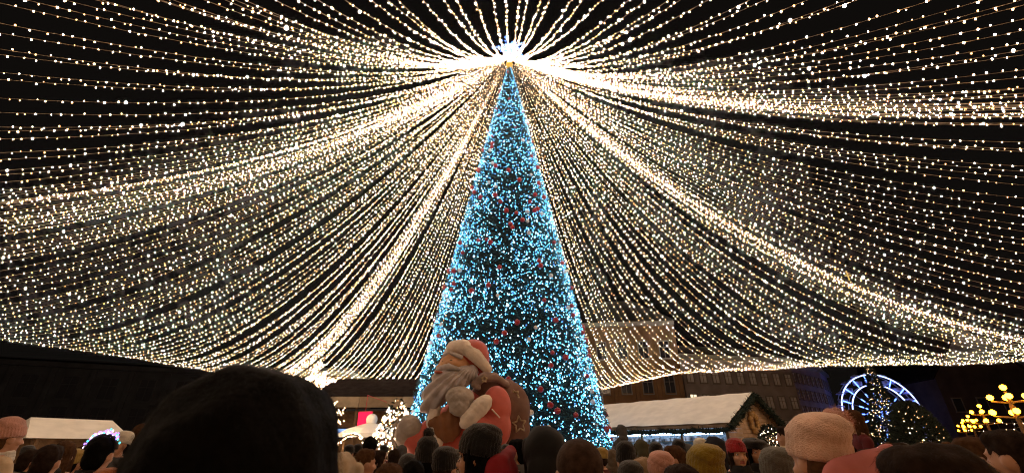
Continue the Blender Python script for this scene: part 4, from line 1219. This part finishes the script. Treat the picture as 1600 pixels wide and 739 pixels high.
person(985, 716, 47, 0, C['black'], [('beanie', K['dgrey'])], 'person in a dark grey knit hat at the bottom edge below the black hat')
person(977, 686, 34, -8, C['black'], [('tall', K['black']), ('scarf', K['rust'])], 'person in a black knit hat and rust orange scarf right of the tree')
person(1068, 722, 74, 5, C['brown'], [('long', H(DBROWN))], 'person with long dark brown hair at the bottom edge below the mustard hat')
person(1116, 680, 30, 30, C['black'], [('hood', C['navy'])], 'person in a dark hood behind the mustard green hat')
person(1093, 682, 20, 10, C['cream'], [('beanie', K['white'])], 'person in a white knit hat standing at the stall counter')
person(1060, 684, 24, -5, C['navy'], [('tall', K['black'])], 'person in a black hat behind the salmon pink hat at the stall')
person(1054, 694, 31, 65, C['rust'], [('short', H(BROWN)), ('collar', C['brown'])], 'person with brown hair in profile between pink and mustard hats')
person(1024, 689, 23, 0, C['black'], [('beanie', K['black'])], 'person in a small black knit hat right of the rust orange scarf')
person(1002, 685, 22, 10, C['grey'], [('hood', C['olive'])], 'person in a dark olive hood left of the small black hat')
person(1150, 682, 30, 176, C['black'], [('beanie', K['red']), ('long', H(DBROWN)), ('collar', C['black'])], 'smiling person in a red knit hat facing the camera')
person(1181, 683, 36, 170, C['black'], [('beret', K['black']), ('long', H(BLACK)), ('collar', C['black'])], 'person in a black beret facing the camera beside the red hat')
person(1226, 664, 20, 60, C['grey'], [('short', H(DBROWN)), ('collar', C['cream'])], 'person with short dark hair in profile left of the big cream knit hat', main='short')
rider(1332, 638, 25, 75, C['wine'], [('long', H(BROWN))], 'child in a burgundy jacket riding on shoulders below the glowing wheel', C['black'], [('short', H(BLACK)), ('collar', C['black'])], 'person carrying the child in the burgundy jacket on the shoulders')
rider(970, 662, 15, 40, C['grey'], [('hood', C['grey'])], 'child in a grey hood riding on shoulders beside the tree', C['black'], [('beanie', K['dgrey'])], 'person carrying the grey-hooded child on the shoulders')
# middle: in front of and beside the statue
person(938, 697, 21, 60, C['wine'], [('beanie', K['yellow'])], 'person in a pale yellow hat half hidden behind the shaved head')
person(809, 684, 28, 60, C['black'], [('short', H(BLACK)), ('collar', C['grey'])], 'person with short black hair in profile beside the black hood')
o = person(668, 678, 39, 10, C['black'], [('tall', K['black']), ('pompom', K['black'])], 'person in a black bobble hat below the statue mitten')
person(697, 694, 44, -20, C['black'], [('beanie', K['black']), ('scarf', K['dgrey'])], 'person in a plain black hat left of the dark red coat')
person(728, 716, 30, 100, C['black'], [('long', H(BLACK))], 'person with black hair half hidden left of the dark red coat')
person(646, 716, 44, 5, C['black'], [('short', H(BLACK))], 'person with black hair at the bottom edge below the black bobble hat')
person(617, 699, 22, 0, C['olive'], [('short', H(DBROWN))], 'person with dark brown hair in front of the lit cone')
person(607, 721, 56, -5, C['brown'], [('long', H(BROWN))], 'person with light brown hair at the bottom edge left of the statue')
person(590, 702, 27, -62, C['black'], [('long', H(DBROWN))], 'person with long dark hair turned to the right, left of the lit cone')
person(571, 699, 31, -50, C['grey'], [('short', H(BROWN))], 'person with brown hair turned to the right beside the lit arch')
person(579, 680, 24, 8, C['black'], [('short', H(BLACK))], 'person with round black hair below the kiosk canopy')
person(546, 693, 17, 0, C['black'], [('beanie', K['black'])], 'person in a black hat standing inside the lit arch')
person(535, 704, 58, -20, C['pink'], [('fur_hood', cloth((.55, .45, .32), True))], 'person in a cream hood half hidden right of the huge black-haired head')
# left side
rider(22, 648, 34, -20, C['cream'], [('tall', K['pink']), ('scarf', K['white'])], 'child in a pink pointed hat and cream jacket riding on shoulders at far left', C['brown'], [('beanie', K['brown'])], 'person in a brown hat carrying the child in the cream jacket')
rider(191, 671, 25, 168, C['grey'], [('beanie', K['white'])], 'child in a white knit hat carried and facing the camera at left', C['black'], [('short', H(BLACK))], 'person with black hair carrying the child in the white hat')
o = person(160, 678, 38, 15, C['black'], [('short', H(BLACK)), ('headband', M['metal_dark']), ('collar', C['black'])], 'person wearing a purple glowing headband in front of the pale-roofed stall')
g_ = np.random.default_rng(8)
a = g_.uniform(.5, math.pi - .2, 60)
hb = link('headband_lights', bulbs_mesh('headband_lights', np.stack([.112*np.cos(a), -.01 + g_.normal(0, .012, 60), 1.66 + .122*np.sin(a) + g_.normal(0, .012, 60)], 1), .0075, g_.choice(3, 60, p=(.6, .15, .25)),
          [glow('purple led', (.42, .22, 1.0), 1.6), glow('aqua led', (.1, .9, .9), 1.6), glow('lilac led', (.8, .7, 1.0), 2.2)]), o); hb['kind'] = 'stuff'
person(100, 687, 32, 30, C['brown'], [('long', H(BROWN))], 'person with long brown hair in front of the pale-roofed stall')
person(118, 699, 28, 10, C['rust'], [('beanie', K['yellow'])], 'person in a dull yellow hat beside the long brown hair')
person(78, 692, 36, 20, C['black'], [('short', H(DBROWN))], 'person with dark hair right of the cream jacket child')
person(168, 728, 52, 0, C['black'], [('beanie', K['rust'])], 'person in a rust orange hat at the bottom edge left of the huge head')
person(68, 720, 46, -10, C['black'], [('hood', C['black'])], 'person in a black hood at the bottom edge on the left')
person(222, 660, 22, 20, C['grey'], [('short', H(BROWN))], 'tall person with brown hair just left of the huge head', 'adult_up')
# further back, filling the gaps
mid = [(130, 694, 24, 2, 'under the glowing headband'), (210, 692, 24, 0, 'beside the child in the white hat'), (636, 706, 36, 4, 'under the statue mitten'), (712, 700, 24, 1, 'behind the dark red coat'), (786, 700, 25, 2, 'between dark red coat and black hood'), (826, 700, 26, 0, 'hidden by the black hood'),
       (955, 700, 24, 3, 'between shaved head and black hat'), (1044, 706, 26, 0, 'between salmon and mustard hats'), (1194, 690, 21, 1, 'right of the black beret'), (1250, 694, 24, 0, 'behind the big cream knit hat'), (1340, 703, 30, 3, 'under the burgundy jacket'),
       (1392, 696, 26, 2, 'left of the large near head'), (1408, 690, 20, 0, 'below the narrow lit tree'), (1548, 690, 28, 1, 'between the tousled hair and the frame edge'), (1500, 694, 24, 4, 'left of the tousled hair'), (48, 700, 26, 0, 'beside the cream jacket')]
OPT2 = [('black', [('short', H(DBROWN)), ('collar', C['black'])], 'dark-haired'), ('navy', [('beanie', K['grey']), ('collar', C['navy'])], 'grey-hatted'), ('brown', [('long', H(BROWN)), ('collar', C['brown'])], 'brown-haired'), ('grey', [('fur_hood', cloth((.13, .10, .07), True))], 'fur-hooded'), ('wine', [('tall', K['dgrey']), ('scarf', K['grey'])], 'dark-hatted')]
for i, (px, top, wd, k_, wh) in enumerate(mid):
    c_, w_, nm = OPT2[k_]
    person(px, top, wd, random.uniform(-30, 30), C[c_], list(w_), f'{nm} person seen from behind, {wh}', group='people seen from behind in the middle of the crowd')
far = [(232, 690, 17), (45, 694, 17), (138, 694, 16), (628, 694, 16), (600, 693, 15), (830, 694, 16), (790, 692, 17), (1013, 693, 14), (1076, 692, 15), (1135, 690, 16), (1200, 692, 17), (1255, 690, 15), (1390, 690, 18), (1345, 688, 17), (1500, 690, 16), (1540, 690, 18), (1560, 688, 15), (1300, 690, 17), (1165, 694, 15), (560, 692, 15), (655, 695, 15), (1410, 690, 15), (1480, 689, 13), (1590, 690, 16)]
land = ['left of the huge head', 'behind the cream jacket child', 'under the pale stall roof', 'at the lit cone', 'left of the lit cone', 'behind the black hood', 'below the statue sack', 'between the black hats by the stall', 'behind the mustard hat', 'left of the red hat', 'right of the black beret', 'behind the big cream knit hat', 'left of the large near head', 'under the glowing wheel', 'under the row of street lamps', 'below the second street lamp', 'below the largest street lamp', 'right of the big cream knit hat', 'between red hat and beret', 'behind the lit arch', 'below the statue mitten', 'below the narrow lit tree', 'in front of the domed shrub', 'at the right frame edge']
opts = [('black', [('short', H(DBROWN))], 'dark-haired'), ('navy', [('beanie', K['dgrey'])], 'grey-hatted'), ('brown', [('long', H(BROWN))], 'brown-haired'), ('black', [('hood', C['grey'])], 'grey-hooded'), ('wine', [('beanie', K['black'])], 'black-hatted')]
for i, (px, top, wd) in enumerate(far):
    c_, w_, nm = opts[i % 5]
    person(px, top, wd, random.uniform(-25, 25), C[c_], list(w_), f'distant {nm} person {land[i]}', group='distant people at the back of the crowd')
CLOSE = []
for i in range(len(placed)):
    for j in range(i):
        d = math.hypot(placed[i][1] - placed[j][1], placed[i][2] - placed[j][2])
        if d < .36: CLOSE.append((placed[i], placed[j], round(d, 2)))
